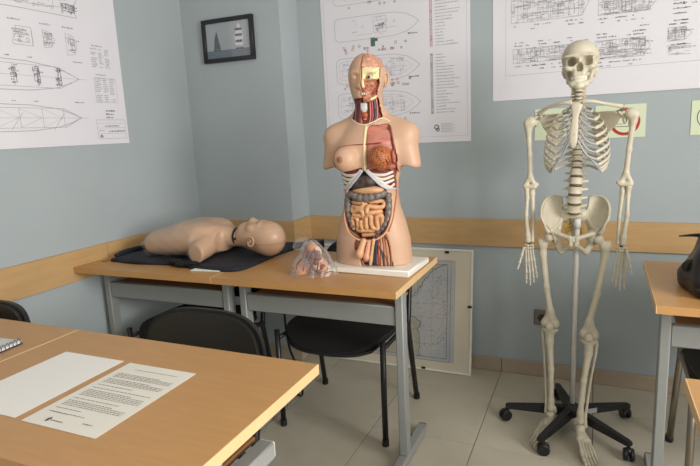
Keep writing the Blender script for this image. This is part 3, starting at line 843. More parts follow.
sdf_obj('torso', mk_torso, (-.34, -.24, -.02), (.27, .24, .2), .006, MANIK, mk, 2)
def mk_head(X, Y, Z):                                        # face up, crown towards +X
    d = s_ell(X, Y, Z, (.385, 0, .088), (.098, .078, .088))
    d = s_min(d, s_ell(X, Y, Z, (.30, 0, .105), (.075, .062, .07)), .04)
    d = s_min(d, s_ell(X, Y, Z, (.245, 0, .125), (.034, .04, .036)), .03)      # chin and jaw
    d = s_min(d, s_cone(X, Y, Z, (.22, 0, .085), (.29, 0, .09), .044, .05), .03)
    d = s_min(d, s_cone(X, Y, Z, (.345, 0, .158), (.300, 0, .178), .012, .015), .02)   # nose
    d = s_min(d, s_ell(X, Y, Z, (.358, 0, .160), (.012, .05, .016)), .02)      # brow
    for s in (-1, 1):
        d = s_sub(d, s_ell(X, Y, Z, (.335, s * .030, .182), (.014, .02, .012)), .012)
        d = s_min(d, s_ell(X, Y, Z, (.335, s * .031, .164), (.010, .015, .007)), .006)
        d = s_min(d, s_ell(X, Y, Z, (.315, s * .046, .148), (.022, .018, .016)), .02)
    d = s_sub(d, s_ell(X, Y, Z, (.268, 0, .172), (.010, .026, .012)), .008)
    d = s_min(d, s_ell(X, Y, Z, (.279, 0, .160), (.006, .022, .009)), .006); d = s_min(d, s_ell(X, Y, Z, (.258, 0, .160), (.006, .02, .009)), .006)
    return d
hd = sdf_obj('head', mk_head, (.17, -.1, -.01), (.49, .1, .23), .0045, MANIK, mk, 1)
hd.scale = (.86, .92, .92); hd.location = (.056, 0, 0)
for s in (-1, 1):
    e = MB(); ec = crom([(.312, s * .072, .088), (.318, s * .083, .070), (.340, s * .087, .066), (.352, s * .085, .085), (.345, s * .083, .105), (.325, s * .078, .104), (.314, s * .074, .094)], 22)
    e.tube(ec, .0055, 7); e.ball((.332, s * .076, .086), (.016, .008, .017), 10, 7); e.build('ear', MANIK, hd, True)
sm = []
for a in np.linspace(-.35, PI + .35, 40):                    # moulding seam round the back of the skull
    sm.append((.385 + .0985 * math.sin(a) * .995, -.0785 * math.cos(a), .072))
MB().tube(sm, .0011, 5).build('mould_seam', mat('seam_brown', (170, 122, 92), .5), hd, True)
nj = MB().lathe([(.05, 0), (.05, .006), (.045, .006)], n=16).build('neck_socket', BLACKP, mk)
nj.rotation_euler = (0, PI / 2, 0); nj.location = (.226, 0, .088); nj.scale = (.85, .95, 1)
MB().ball((.242, -.044, .084), (.006, .005, .008), 8, 6).build('neck_plug', BLACKP, mk, True)

# ---- clear bag of organ pieces
FILM = bpy.data.materials.new('clear_plastic_film'); FILM.use_nodes = True
nt = FILM.node_tree; out = nt.nodes['Material Output']
mx = nt.nodes.new('ShaderNodeMixShader'); tr = nt.nodes.new('ShaderNodeBsdfTransparent'); gl = nt.nodes.new('ShaderNodeBsdfGlossy'); df = nt.nodes.new('ShaderNodeBsdfDiffuse')
mx2 = nt.nodes.new('ShaderNodeMixShader'); lw = nt.nodes.new('ShaderNodeLayerWeight'); lw.inputs[0].default_value = .35
gl.inputs['Roughness'].default_value = .18; df.inputs[0].default_value = (.8, .78, .76, 1)
tc = nt.nodes.new('ShaderNodeTexCoord'); nz = nt.nodes.new('ShaderNodeTexNoise'); nz.inputs['Scale'].default_value = 38; nz.inputs['Detail'].default_value = 4
nt.links.new(tc.outputs['Object'], nz.inputs[0]); bp_ = nt.nodes.new('ShaderNodeBump'); bp_.inputs['Strength'].default_value = .9; bp_.inputs['Distance'].default_value = .01
nt.links.new(nz.outputs[0], bp_.inputs['Height']); nt.links.new(bp_.outputs[0], gl.inputs['Normal']); nt.links.new(bp_.outputs[0], lw.inputs['Normal'])
mx2.inputs[0].default_value = .45; nt.links.new(gl.outputs[0], mx2.inputs[1]); nt.links.new(df.outputs[0], mx2.inputs[2])
mr = nt.nodes.new('ShaderNodeMapRange'); mr.inputs[3].default_value = .10; mr.inputs[4].default_value = .75
nt.links.new(lw.outputs['Facing'], mr.inputs[0]); nt.links.new(mr.outputs[0], mx.inputs[0])
nt.links.new(tr.outputs[0], mx.inputs[1]); nt.links.new(mx2.outputs[0], mx.inputs[2]); nt.links.new(mx.outputs[0], out.inputs[0])

WRAP = FILM.copy(); WRAP.name = 'thin_wrap_film'
for n_ in WRAP.node_tree.nodes:
    if n_.type == 'MAP_RANGE': n_.inputs[3].default_value = .03; n_.inputs[4].default_value = .30
sdf_obj('plastic_wrap', lambda X, Y, Z: np.maximum(np.maximum(mk_torso(X, Y, Z) - .005 - .0018 * np.sin(X * 90 + 4 * np.sin(Y * 40)) - .0015 * np.sin(Z * 130 + X * 60), X - .10), .006 - Z), (-.29, -.24, -.01), (.12, .24, .2), .0065, WRAP, mk, 1)
ob = thing('organ_bag', 'clear plastic bag of reddish organ pieces beside the torso', 'bag', (-.970, -.965, TZ))
rr = random.Random(4)
OR1 = mat('organ_red', (150, 62, 52), .4, var=.3, scale=40); OR2 = mat('organ_tan', (214, 160, 120), .4, var=.15, scale=40)
OR3 = mat('organ_brown', (120, 66, 54), .4, var=.3, scale=50); OR4 = mat('organ_orange', (214, 138, 84), .4); OR5 = mat('organ_blue', (92, 92, 120), .4)
OR6 = mat('organ_pale', (226, 200, 180), .4, var=.1, scale=40)
for k in range(34):
    t_ = rr.random() ** 1.3; a_ = rr.uniform(0, 2 * PI); z_ = .014 + .098 * t_; q_ = (1 - t_) ** .8
    r_ = rr.uniform(.55, .95)
    c = ((.006 + .058 * q_) * math.cos(a_) * r_, (.006 + .044 * q_) * math.sin(a_) * r_ - .01 * q_, z_)
    rs_ = (rr.uniform(.009, .022), rr.uniform(.008, .016), rr.uniform(.009, .026)) if k > 4 else (.03, .022, .03)
    R_ = Matrix.Rotation(rr.uniform(-.8, .8), 3, 'Y') @ Matrix.Rotation(rr.uniform(-.8, .8), 3, 'X')
    m = rr.choice((OR1, OR2, OR1, OR3, OR1, OR6, OR2, OR4, OR5, OR3))
    b = MB().ball(c, rs_, 12, 9, R_); b.v = [(x, y, max(.002, z)) for x, y, z in b.v]
    b.build('organ_piece', m, ob, True)
for k in range(4):
    MB().tube(crom([(-.05 + .03 * k, -.05, .02), (-.04 + .03 * k, -.055, .05), (-.02 + .02 * k, -.03, .08), (0, -.01, .12)], 14), .003, 6).build('vessel', (OR1, OR5, OR1, OR3)[k], ob, True)
bag = MB(); V = []; F = []; nb_, nr_ = 48, 22
for i in range(nr_ + 1):
    t = i / nr_; z = .002 + .132 * t
    for k in range(nb_):
        a = 2 * PI * k / nb_
        base = (1 - t) ** .75
        rx = .018 + .082 * base; ry = .014 + .066 * base
        wr = 1 + .09 * math.sin(7 * a + 3 * t) * (.3 + t) + .06 * math.sin(13 * a - 5 * t) + .05 * math.sin(3 * a + 9 * t)
        V.append((rx * wr * math.cos(a) + .01 * math.sin(4 * t), ry * wr * math.sin(a) - .012 * (1 - t), z + .004 * math.sin(5 * a) * t))
for i in range(nr_):
    for k in range(nb_): F.append((i * nb_ + k, i * nb_ + (k + 1) % nb_, (i + 1) * nb_ + (k + 1) % nb_, (i + 1) * nb_ + k))
bag.add(V, F).build('plastic_film', FILM, ob, True)
for (pts, w) in (([(0, 0, .128), (-.035, .005, .128), (-.062, .0, .112), (-.078, -.005, .095)], .018),):
    MB().tube(crom(pts, 12), [.006, w, w * 1.3, w * .6], 10, flat=.25).build('film_corner', FILM, ob, True)

# small dark box behind the bag, at the back edge of the table
sb = thing('small_box', 'small black box with a pale label behind the organ bag', 'box', (-1.145, -.625, TZ), math.radians(4))
MB().box(-.04, -.025, .0005, .045, .025, .062, .003).build('case', BLACKP, sb)
MB().box(-.032, -.0268, .034, .036, -.0248, .056).build('label_sticker', mat('grey_sticker', (176, 178, 180), .5), sb)

# ---- black leather bag on the right-hand table
lb = thing('leather_bag', 'black leather shoulder bag on the right table at the picture edge', 'bag', (.535, -.85, TZ), math.radians(4))
LEA = mat('black_leather', (27, 27, 28), .38, var=.2, scale=60, bump=.2, bscale=140)
def lb_body(X, Y, Z):
    t = np.clip(Z / .26, 0, 1)
    hx = np.interp(t, [0, .2, .6, 1], [.212, .216, .172, .13]); hy = np.interp(t, [0, .2, .7, 1], [.15, .155, .10, .035])
    k = (np.abs(X / hx) ** 3.2 + np.abs(Y / hy) ** 3.2 + 1e-9) ** (1 / 3.2)
    d = (k - 1) * .1 + .004 * np.sin(X * 40 + Z * 25) * np.sin(Y * 35)
    return np.maximum(d, np.maximum(.004 - Z, Z - .25))
body = sdf_obj('bag_body', lb_body, (-.25, -.18, -.01), (.25, .18, .28), .008, LEA, lb, 3)
MB().tube(crom([(-.205, -.11, .03), (-.1, -.135, .032), (.1, -.135, .032), (.205, -.11, .03)], 20), .006, 8).build('piping', LEA, body, True)
MB().tube(crom([(-.10, .0, .245), (.1, .0, .245)], 6), .007, 8).build('zip', BLACKP, body, True)
MB().tube(crom([(-.185, -.02, .10), (-.212, -.02, .085), (-.205, -.02, .07)], 10), .012, 8, flat=.3).build('side_tab', LEA, lb, True)
MB().tube(crom([(-.16, -.06, .13), (-.13, -.085, .15), (-.08, -.08, .19), (0, -.05, .27), (.08, -.03, .27), (.12, 0, .24)], 24), .009, 8, flat=.3, up=(0, 1, 0)).build('shoulder_strap', LEA, lb, True)
# stiff strap end standing out above the bag
MB().tube(crom([(-.222, .05, .166), (-.17, .05, .170), (-.11, .045, .166), (-.06, .03, .20)], 18), [.002, .006, .009, .01], 8, flat=.45).build('strap_end', LEA, lb, True)

# cable hanging beside the table frames
cb = MB().tube(crom([(-1.325, -.60, .70), (-1.335, -.62, .45), (-1.30, -.66, .30), (-1.25, -.70, .24), (-1.23, -.68, .12), (-1.27, -.62, .012), (-1.36, -.55, .0065), (-1.42, -.4, .0065)], 44), .0055, 8).build('power_cable', BLACKP, None, True)
tag(cb, 'thin black cable looping down between the two back tables', 'cable')
# ------------------------------------------------------------------ anatomical torso model (faces -Y; origin on the table under its base)
to = thing('anatomical_torso', 'life size anatomical torso model with open chest and belly on a white base', 'anatomy model', (-.766, -.813, TZ), math.radians(5))
MB().box(-.160, -.128, .0005, .196, .118, .026, .004).build('base_plate', mat('white_base', (238, 234, 224), .35), to, 'auto').rotation_euler = (0, 0, math.radians(-7))
B0 = .0262

def body(X, Y, Z, head=True, arms=True):
    zs = [0, .03, .12, .19, .25, .30, .35, .41, .46, .51, .55, .585, .61]
    a = np.interp(Z, zs, [.158, .158, .152, .136, .116, .107, .110, .124, .136, .138, .115, .075, .05])
    b = np.interp(Z, zs, [.098, .098, .098, .094, .088, .085, .088, .094, .096, .092, .078, .064, .05])
    yc = np.interp(Z, zs, [.0, .0, .0, -.002, -.002, .0, .0, .002, .004, .008, .014, .02, .02])
    k = (np.abs(X / a) ** 2.35 + np.abs((Y - yc) / b) ** 2.35 + 1e-9) ** (1 / 2.35)
    d = (k - 1) * np.minimum(a, b) * .95
    d = np.maximum(d, np.maximum(B0 - Z, Z - .61))
    for s in (-1, 1):
        arm = s_cone(X, Y, Z, (s * .135, .012, .525), (s * .160, .006, .42), .052, .042)
        arm = np.maximum(arm, (.30 * s * -X * 1.0 + .407 + .30 * .18 - Z) * .92)     # flat stump cut
        d = s_min(d, arm, .03) if arms else d
        d = s_min(d, s_cone(X, Y, Z, (s * .05, .02, .585), (s * .15, .014, .535), .04, .042), .03)
        d = s_min(d, s_ell(X, Y, Z, (s * .072, -.092, .448), (.050, .046, .050)), .018)
    d = s_min(d, s_cone(X, Y, Z, (0, .022, .57), (0, .010, .70), .058, .054), .03)
    if head:
        d = s_min(d, s_ell(X, Y, Z, (0, .010, .765), (.073, .090, .084)), .02)
        d = s_min(d, s_ell(X, Y, Z, (0, -.030, .715), (.054, .056, .070)), .03)
        d = s_min(d, s_ell(X, Y, Z, (0, -.058, .672), (.026, .024, .022)), .025)
        d = s_min(d, s_cone(X, Y, Z, (0, -.076, .752), (0, -.094, .718), .008, .012), .014)
        d = s_min(d, s_ell(X, Y, Z, (0, -.074, .770), (.045, .012, .010)), .016)
        for s in (-1, 1):
            d = s_sub(d, s_ell(X, Y, Z, (s * .029, -.090, .754), (.018, .014, .011)), .012)
            d = s_min(d, s_ell(X, Y, Z, (s * .028, -.070, .752), (.013, .011, .009)), .005)
            d = s_min(d, s_ell(X, Y, Z, (s * .010, -.088, .716), (.007, .009, .006)), .008)
        d = s_min(d, s_ell(X, Y, Z, (0, -.082, .694), (.020, .007, .005)), .006)
        d = s_min(d, s_ell(X, Y, Z, (0, -.080, .684), (.017, .007, .005)), .006)
    return d

# regions of the front that are cut open, as signed distances in (x, z)
def reg_poly(X, Z, pts):
    d = None; inside = np.zeros(X.shape, bool); n = len(pts)
    for i in range(n):
        (ax, az), (bx_, bz) = pts[i], pts[(i + 1) % n]
        ex, ez = bx_ - ax, bz - az
        t = np.clip(((X - ax) * ex + (Z - az) * ez) / (ex * ex + ez * ez), 0, 1)
        q = (X - ax - t * ex) ** 2 + (Z - az - t * ez) ** 2
        d = q if d is None else np.minimum(d, q)
        c = ((az > Z) != (bz > Z)) & (X < (bx_ - ax) * (Z - az) / ((bz - az) if abs(bz - az) > 1e-9 else 1e-9) + ax)
        inside ^= c
    d = np.sqrt(d)
    return np.where(inside, -d, d)
P_CHEST = [tuple(q) for q in crom([(.014, .405), (.011, .48), (.012, .565), (.05, .572), (.088, .572), (.104, .53), (.114, .485), (.120, .445), (.114, .405)], 30)]
P_RIBL = [(-.108, .408), (-.094, .398), (-.05, .404), (-.006, .415), (-.012, .396), (-.04, .362), (-.075, .332), (-.106, .326), (-.112, .36)]
P_RIBR = [(.116, .410), (.07, .404), (.014, .408), (.006, .415), (.012, .396), (.042, .362), (.078, .332), (.108, .326), (.116, .36)]
P_ABD = [tuple(q) for q in crom([(0, .408), (-.042, .362), (-.082, .322), (-.097, .27), (-.095, .21), (-.075, .160), (-.04, .135), (0, .128), (.04, .135), (.075, .160), (.095, .21), (.097, .27), (.082, .322), (.042, .362), (0, .408)], 60)][:-1]
P_LOW = [tuple(q) for q in crom([(-.045, .135), (-.052, .10), (-.03, .062), (-.012, .0), (.092, .0), (.094, .06), (.086, .12), (.072, .160), (.04, .128), (0, .120)], 36)]
P_NECK = [(-.046, .676), (-.05, .64), (-.062, .598), (-.012, .574), (.012, .574), (.062, .598), (.05, .64), (.047, .70), (0, .676)]
P_FACE = [(.0, .676), (.0, .88), (.09, .88), (.09, .80), (.064, .79), (.060, .73), (.052, .70), (.047, .676)]
ABOVE = lambda Y, y0: Y - y0
def skin(X, Y, Z):
    d = body(X, Y, Z)
    rc = np.minimum(reg_poly(X, Z, P_CHEST), np.minimum(reg_poly(X, Z, P_RIBL), reg_poly(X, Z, P_RIBR)))
    d = np.maximum(d, -np.maximum(rc, Y + .01))
    d = np.maximum(d, -np.maximum(reg_poly(X, Z, P_ABD), Y + .025))
    d = np.maximum(d, -np.maximum(reg_poly(X, Z, P_LOW), Y + .03))
    d = np.maximum(d, -np.maximum(reg_poly(X, Z, P_NECK), Y - .012))
    d = np.maximum(d, -np.maximum(reg_poly(X, Z, P_FACE), Y - .025))
    d = np.maximum(d, -np.maximum(np.maximum(-X + .001, .79 - Z), Y - .06))
    return d
sdf_obj('skin_shell', lambda X, Y, Z: np.maximum(skin(X, Y, Z), Z - .655), (-.25, -.17, .015), (.25, .14, .67), .0038, SKINM, to, 2)
sdf_obj('head_skin', lambda X, Y, Z: np.maximum(skin(X, Y, Z), .650 - Z), (-.10, -.13, .64), (.10, .125, .87), .0026, SKINM, to, 1)

def yfront(x, z, head=True, off=0.0, arms=False):
    """front surface y of the closed body at (x, z)"""
    x = np.atleast_1d(np.array(x, float)); z = np.atleast_1d(np.array(z, float))
    lo_, hi_ = np.full(x.shape, -.2), np.full(x.shape, .0)
    ys = np.linspace(-.2, .02, 111)
    D = body(np.repeat(x[:, None], 111, 1), np.repeat(ys[None], len(x), 0), np.repeat(z[:, None], 111, 1), head, arms)
    i = np.argmax(D < 0, axis=1)
    y = ys[i]; j = np.maximum(i - 1, 0); r = np.arange(len(x)); d0, d1 = D[r, j], D[r, i]
    return y - (ys[1] - ys[0]) * np.clip(d1 / np.where(np.abs(d1 - d0) < 1e-9, 1e-9, d1 - d0), 0, 1) + off
def fill(name, poly, depth, back, lo, hi, m, head=True, h=.0036, extra=None):
    def fn(X, Y, Z):
        d = body(X, Y, Z, head, False) + depth
        d = np.maximum(d, np.maximum(reg_poly(X, Z, poly), Y - back))
        return np.maximum(d, extra(X, Y, Z)) if extra else d
    return sdf_obj(name, fn, lo, hi, h, m, to, 1)
MUSC = mat('red_muscle', (204, 128, 110), .45, var=.28, scale=26, stretch=(1.0, 1, 3.2), bump=.15, bscale=70)
MUSD = mat('deep_muscle', (150, 62, 50), .45, var=.35, scale=40, stretch=(4, 1, .8))
GLAND = mat('breast_gland', (214, 128, 70), .5, col2=(112, 54, 30), scale=170, bump=.8, bscale=170)
CREAM = mat('cream_bone', (238, 224, 176), .45, var=.05, scale=20)
COST = mat('costal_white', (222, 220, 216), .35, var=.05, scale=20)
CAVD = mat('cavity_wall', (96, 66, 52), .6, var=.3, scale=30)
LIVER = mat('dark_liver', (88, 72, 66), .35, col2=(52, 40, 38), scale=60, bump=.4, bscale=90)
STOM = mat('stomach_tan', (222, 172, 132), .4, var=.12, scale=30)
COLON = mat('grey_colon', (132, 122, 116), .35, col2=(100, 90, 88), scale=50, bump=.3, bscale=80)
GUT = mat('small_gut', (224, 170, 124), .38, var=.12, scale=30)
REDV = mat('artery_red', (160, 56, 44), .35); BLUV = mat('vein_blue', (56, 62, 80), .35)
FAT = mat('fat_yellow', (220, 178, 136), .45, var=.1, scale=40)

fill('chest_muscle', P_CHEST, .006, -.008, (0, -.16, .40), (.13, .01, .59), MUSC)
fill('rib_muscle', P_RIBL, .007, -.008, (-.13, -.15, .32), (.0, .01, .425), MUSD)
fill('rib_muscle', P_RIBR, .007, -.008, (.0, -.15, .32), (.13, .01, .425), MUSD)
# mammary gland on the opened side, nipple and areola on both
g = sdf_obj('mammary_gland', lambda X, Y, Z: s_ell(X, Y, Z, (.070, -.094, .448), (.045, .046, .046)), (.01, -.16, .39), (.13, -.03, .51), .004, GLAND, to, 1)
NIP = mat('areola', (168, 106, 78), .5)
MB().ball((.080, -.139, .450), (.008, .004, .008), 12, 8).build('nipple', NIP, to, True)
ar = MB().ball((-.080, -.1370, .450), (.013, .0045, .013), 16, 8).build('nipple', NIP, to, True)
MB().ball((-.081, -.1415, .450), (.004, .004, .004), 10, 6).build('nipple_tip', mat('nipple_dark', (128, 76, 58), .5), ar, True)
# midline bone, collar edge and the red outline round the chest plate
zz = np.linspace(.402, .572, 24); MB().tube(np.stack([np.zeros(24) + .004, yfront(zz * 0 + .004, zz, off=-.0005), zz], 1), [.004, .0045, .005, .0055], 8, flat=.5, up=(1, 0, 0)).build('sternum_edge', CREAM, to, True)
cc = crom([(-.062, .600), (-.03, .582), (0, .576), (.03, .584), (.062, .598), (.092, .583)], 26)
MB().tube(np.stack([cc[:, 0], yfront(cc[:, 0], cc[:, 1], off=.001), cc[:, 1]], 1), .0026, 8).build('collar_edge', mat('collar_white', (232, 222, 196), .45), to, True)
ol = crom([(.116, .42), (.119, .445), (.113, .485), (.103, .53), (.088, .566)], 20)
MB().tube(np.stack([ol[:, 0], yfront(ol[:, 0], ol[:, 1], off=.001), ol[:, 1]], 1), .003, 6).build('cut_edge', MUSD, to, True)
ol = crom([(-.104, .418), (-.108, .45), (-.098, .487), (-.06, .500), (-.01, .502), (.04, .504), (.07, .506)], 40)
MB().tube(np.stack([ol[:, 0], yfront(ol[:, 0], ol[:, 1], off=.0005), ol[:, 1]], 1), .0021, 6).build('chest_artery', mat('artery_dull', (140, 52, 42), .4), to, True)
ol = crom([(.100, .445), (.104, .436), (.106, .425)], 14)
MB().tube(np.stack([ol[:, 0], yfront(ol[:, 0], ol[:, 1], off=.0), ol[:, 1]], 1), .0025, 6).build('chest_artery', MATS['artery_dull'], to, True)
for k in range(9):                                   # fibres of the chest muscle
    f = crom([(.016, .535 - .009 * k), (.055, .545 - .004 * k), (.098, .548 - .0045 * k)], 16)
    if k < 7: MB().tube(np.stack([f[:, 0], yfront(f[:, 0], f[:, 1], off=.0045), f[:, 1]], 1), .0016, 5).build('muscle_fibre', mat('fibre_pale', (214, 150, 130), .45), to, True)
# ribs below the breasts
for s in (-1, 1):
    for k in range(4):
        z0 = .400 - .0165 * k
        xin = .012 + .017 * k
        pts = [(s * xin, z0 + .006 - .001 * k), (s * (xin + .02), z0 - .012), (s * max(xin + .03, .075), z0 - .016), (s * .104, z0 - .006)]
        c = crom(pts, 20)
        MB().tube(np.stack([c[:, 0], yfront(c[:, 0], c[:, 1], off=.002), c[:, 1]], 1), [.0055, .0066, .0062, .0058], 8, flat=.7).build('rib', COST if k % 2 == 0 else mat('costal_cream', (228, 214, 196), .4), to, True)
    mg = crom([(s * .006, .404), (s * .040, .366), (s * .074, .335), (s * .106, .325)], 24)
    MB().tube(np.stack([mg[:, 0], yfront(mg[:, 0], mg[:, 1], off=.001), mg[:, 1]], 1), [.005, .006, .0055], 8).build('costal_margin', mat('cartilage_blue', (188, 192, 206), .35), to, True)
# belly: cavity wall and organs
fill('cavity_wall', P_ABD, .05, -.018, (-.11, -.12, .12), (.11, .0, .42), CAVD)
rim = np.array(P_ABD); rim = np.vstack([rim[16:], rim[:16]])
zr = rim[(rim[:, 1] < .33)]
o_ = np.argsort(np.arctan2(zr[:, 0], -(zr[:, 1] - .27))); zr = zr[o_]
MB().tube(np.stack([zr[:, 0], yfront(zr[:, 0], zr[:, 1], off=.003), zr[:, 1]], 1), .0042, 8).build('cut_skin_rim', FAT, to, True)
MB().tube(np.stack([zr[:, 0] * .955, yfront(zr[:, 0] * .955, zr[:, 1], off=.006), (zr[:, 1] - .26) * .965 + .26], 1), .0035, 8).build('cut_muscle_rim', MUSD, to, True)
sdf_obj('liver', lambda X, Y, Z: np.maximum(s_min(s_ell(X, Y, Z, (-.018, -.045, .350), (.060, .045, .042)), s_ell(X, Y, Z, (.01, -.05, .362), (.04, .04, .034)), .02), reg_poly(X, Z, [(0, .412), (-.1, .31), (.1, .31)])), (-.1, -.11, .30), (.1, .01, .42), .0038, LIVER, to, 1)
sdf_obj('stomach', lambda X, Y, Z: s_min(s_ell(X, Y, Z, (.020, -.062, .326), (.050, .033, .017)), s_ell(X, Y, Z, (-.02, -.058, .324), (.04, .03, .012)), .02), (-.08, -.12, .29), (.1, -.01, .36), .0035, STOM, to, 1)
def gut_tube(name, pts, r, m, bumps=0, amp=.25, n=60, sides=10):
    c = crom(pts, n); t = np.linspace(0, 1, n)
    R = r * (1 + amp * np.abs(np.sin(t * PI * bumps)) - amp * .5) if bumps else np.full(n, r)
    R[0] *= .6; R[-1] *= .6
    mb = MB(); mb.tube(c, list(R), sides)
    return mb.build(name, m, to, True)
gut_tube('transverse_colon', [(-.080, -.040, .318), (-.058, -.066, .306), (-.02, -.080, .296), (.02, -.080, .297), (.055, -.066, .307), (.078, -.040, .320)], .0155, COLON, 9)
gut_tube('side_colon', [(-.080, -.052, .312), (-.084, -.058, .27), (-.078, -.06, .22), (-.06, -.064, .175)], .013, COLON, 7, n=50)
gut_tube('side_colon', [(.082, -.052, .314), (.085, -.058, .27), (.080, -.06, .22), (.064, -.064, .178), (.035, -.066, .155)], .013, COLON, 8, n=50)
rr = random.Random(17)
def loops(x0, x1, z0, z1, n, vert, r, seed, y0=-.086):
    """one serpentine length of bowel filling the box x0..x1, z0..z1"""
    q = random.Random(seed); pts = []
    for i in range(n):
        f = i / (n - 1)
        for g_ in (0, .5, 1):
            h_ = g_ if i % 2 == 0 else 1 - g_
            x, z = (x0 + (x1 - x0) * f, z0 + (z1 - z0) * h_) if vert else (x0 + (x1 - x0) * h_, z1 - (z1 - z0) * f)
            x += q.uniform(-.003, .003); z += q.uniform(-.003, .003)
            pts.append((x, y0 + q.uniform(-.003, .003) + .024 * (abs(x) / .07) ** 2 + .014 * (abs(z - .225) / .07) ** 2, z))
    gut_tube('small_intestine', pts, r, GUT, len(pts), .12, len(pts) * 7, 10)
loops(-.062, -.014, .228, .276, 4, False, .0088, 1)
loops(.006, .062, .240, .280, 3, False, .0088, 2)
loops(-.060, -.022, .166, .212, 3, True, .0090, 3)
loops(.0, .058, .176, .224, 4, True, .0088, 4)
loops(-.030, .036, .148, .164, 2, False, .0088, 5, -.082)
loops(-.012, -.004, .17, .27, 2, True, .0085, 6, -.080)
MB().ball((0, -.062, .222), (.066, .022, .064), 20, 14).build('gut_mesentery', mat('mesentery', (158, 100, 74), .45, var=.2, scale=40), to, True)
# lower front: reproductive insert, thigh muscles and vessels
fill('pelvic_muscle', P_LOW, .012, -.025, (-.07, -.11, .02), (.11, .0, .17), mat('pelvic_tissue', (206, 156, 120), .45, col2=(160, 98, 74), scale=34, stretch=(3, 1, .7), bump=.2, bscale=60))
sdf_obj('reproductive_organ', lambda X, Y, Z: s_min(s_cone(X, Y, Z, (-.012, -.096, .128), (-.026, -.108, .082), .012, .0145), s_ell(X, Y, Z, (-.028, -.104, .075), (.016, .014, .018)), .01), (-.06, -.14, .04), (.02, -.06, .15), .0032, STOM, to, 1)
sdf_obj('reproductive_organ', lambda X, Y, Z: s_min(s_cone(X, Y, Z, (.010, -.094, .122), (-.001, -.104, .068), .0095, .011), s_ell(X, Y, Z, (-.002, -.102, .062), (.012, .012, .013)), .008), (-.03, -.14, .04), (.04, -.06, .14), .0032, mat('organ_pink', (222, 160, 130), .4), to, 1)
MB().tube(crom([(.03, -.096, .138), (.024, -.1, .10), (.016, -.098, .06), (.012, -.095, .032)], 16), [.007, .006, .008, .006], 8).build('spermatic_cord', FAT, to, True)
for k, (x0, x1) in enumerate(((.036, .030), (.046, .042), (.058, .056), (.068, .070), (.078, .082))):
    c = crom([(x0 * .95, .150 - .004 * k), (x0, .10), (x1, .06), (x1, .028)], 16)
    MB().tube(np.stack([c[:, 0], yfront(c[:, 0], c[:, 1], off=.009), c[:, 1]], 1), [.003, .0062, .007, .0065], 8).build('thigh_muscle', (mat('muscle_tan', (204, 150, 112), .45, var=.2, scale=40), MATS['muscle_tan'], MATS['muscle_tan'], mat('muscle_brown', (186, 122, 92), .45, var=.2, scale=40), MATS['muscle_tan'])[k], to, True)
for k, (m, pts, r) in enumerate(((BLUV, [(.04, .155), (.040, .12), (.036, .08), (.036, .03)], .0045), (BLUV, [(.040, .12), (.055, .095), (.062, .06), (.066, .03)], .003), (BLUV, [(.055, .095), (.068, .075), (.080, .045), (.082, .03)], .0022), (REDV, [(.046, .155), (.047, .12), (.045, .08), (.046, .03)], .003), (MATS['dark_liver'], [(.030, .145), (.033, .11), (.030, .07), (.028, .03)], .003))):
    c = crom(pts, 18)
    MB().tube(np.stack([c[:, 0], yfront(c[:, 0], c[:, 1], off=.0035), c[:, 1]], 1), r, 7).build('thigh_vessel', m, to, True)
c = crom([(.072, .160), (.088, .12), (.094, .06), (.093, .028)], 18)
MB().tube(np.stack([c[:, 0], yfront(c[:, 0], c[:, 1], off=.003), c[:, 1]], 1), .0035, 7).build('cut_edge', mat('cut_brown', (168, 96, 62), .45), to, True)
c = crom([(-.045, .135), (-.052, .10), (-.03, .062), (-.014, .028)], 18)
MB().tube(np.stack([c[:, 0], yfront(c[:, 0], c[:, 1], off=.003), c[:, 1]], 1), .003, 7).build('cut_edge', MATS['cut_brown'], to, True)
# viewer-right flank: long cut line down the side of the belly
c = crom([(.104, .41), (.108, .36), (.106, .31), (.104, .25), (.098, .20), (.086, .165)], 30)
MB().tube(np.stack([c[:, 0], yfront(c[:, 0], c[:, 1], off=.002), c[:, 1]], 1), .004, 7).build('cut_edge', MATS['cut_brown'], to, True)
# neck: muscle bed, windpipe, larynx, vessels
fill('neck_muscle', [(-.052, .70), (-.056, .64), (-.068, .595), (-.012, .568), (.012, .568), (.068, .595), (.058, .64), (.056, .71), (0, .70)], .010, .022, (-.08, -.08, .56), (.08, .03, .71), mat('neck_red', (150, 66, 56), .45, var=.3, scale=40, stretch=(3, 1, .6)), False)
NB = lambda x, z, off: float(yfront(x, z, False)[0]) + off
sdf_obj('larynx', lambda X, Y, Z: s_min(s_box(X, Y, Z, (-.003, -.046, .645), (.013, .010, .015), .006), s_cone(X, Y, Z, (-.003, -.045, .63), (-.003, -.040, .60), .009, .007), .008), (-.03, -.07, .58), (.03, -.02, .67), .0032, mat('larynx_white', (206, 208, 206), .35), to, 1)
MB().ball((.0, -.049, .612), (.012, .008, .014), 12, 8).build('thyroid_gland', mat('thyroid_orange', (188, 92, 54), .45, var=.3, scale=80), to, True)
NV = [(-.036, BLUV, .0055), (-.026, REDV, .005), (-.018, MUSC, .004), (.018, MUSC, .004), (.025, REDV, .0055), (.034, BLUV, .006), (.041, MATS['red_muscle'], .004), (-.043, MATS['red_muscle'], .004)]
for (x, m, r) in NV:
    c = crom([(x * .95, .676), (x, .64), (x * 1.05, .605), (x * .9, .580)], 18)
    MB().tube(np.stack([c[:, 0], yfront(c[:, 0], c[:, 1], False, off=.006), c[:, 1]], 1), r, 8).build('neck_vessel', m, to, True)
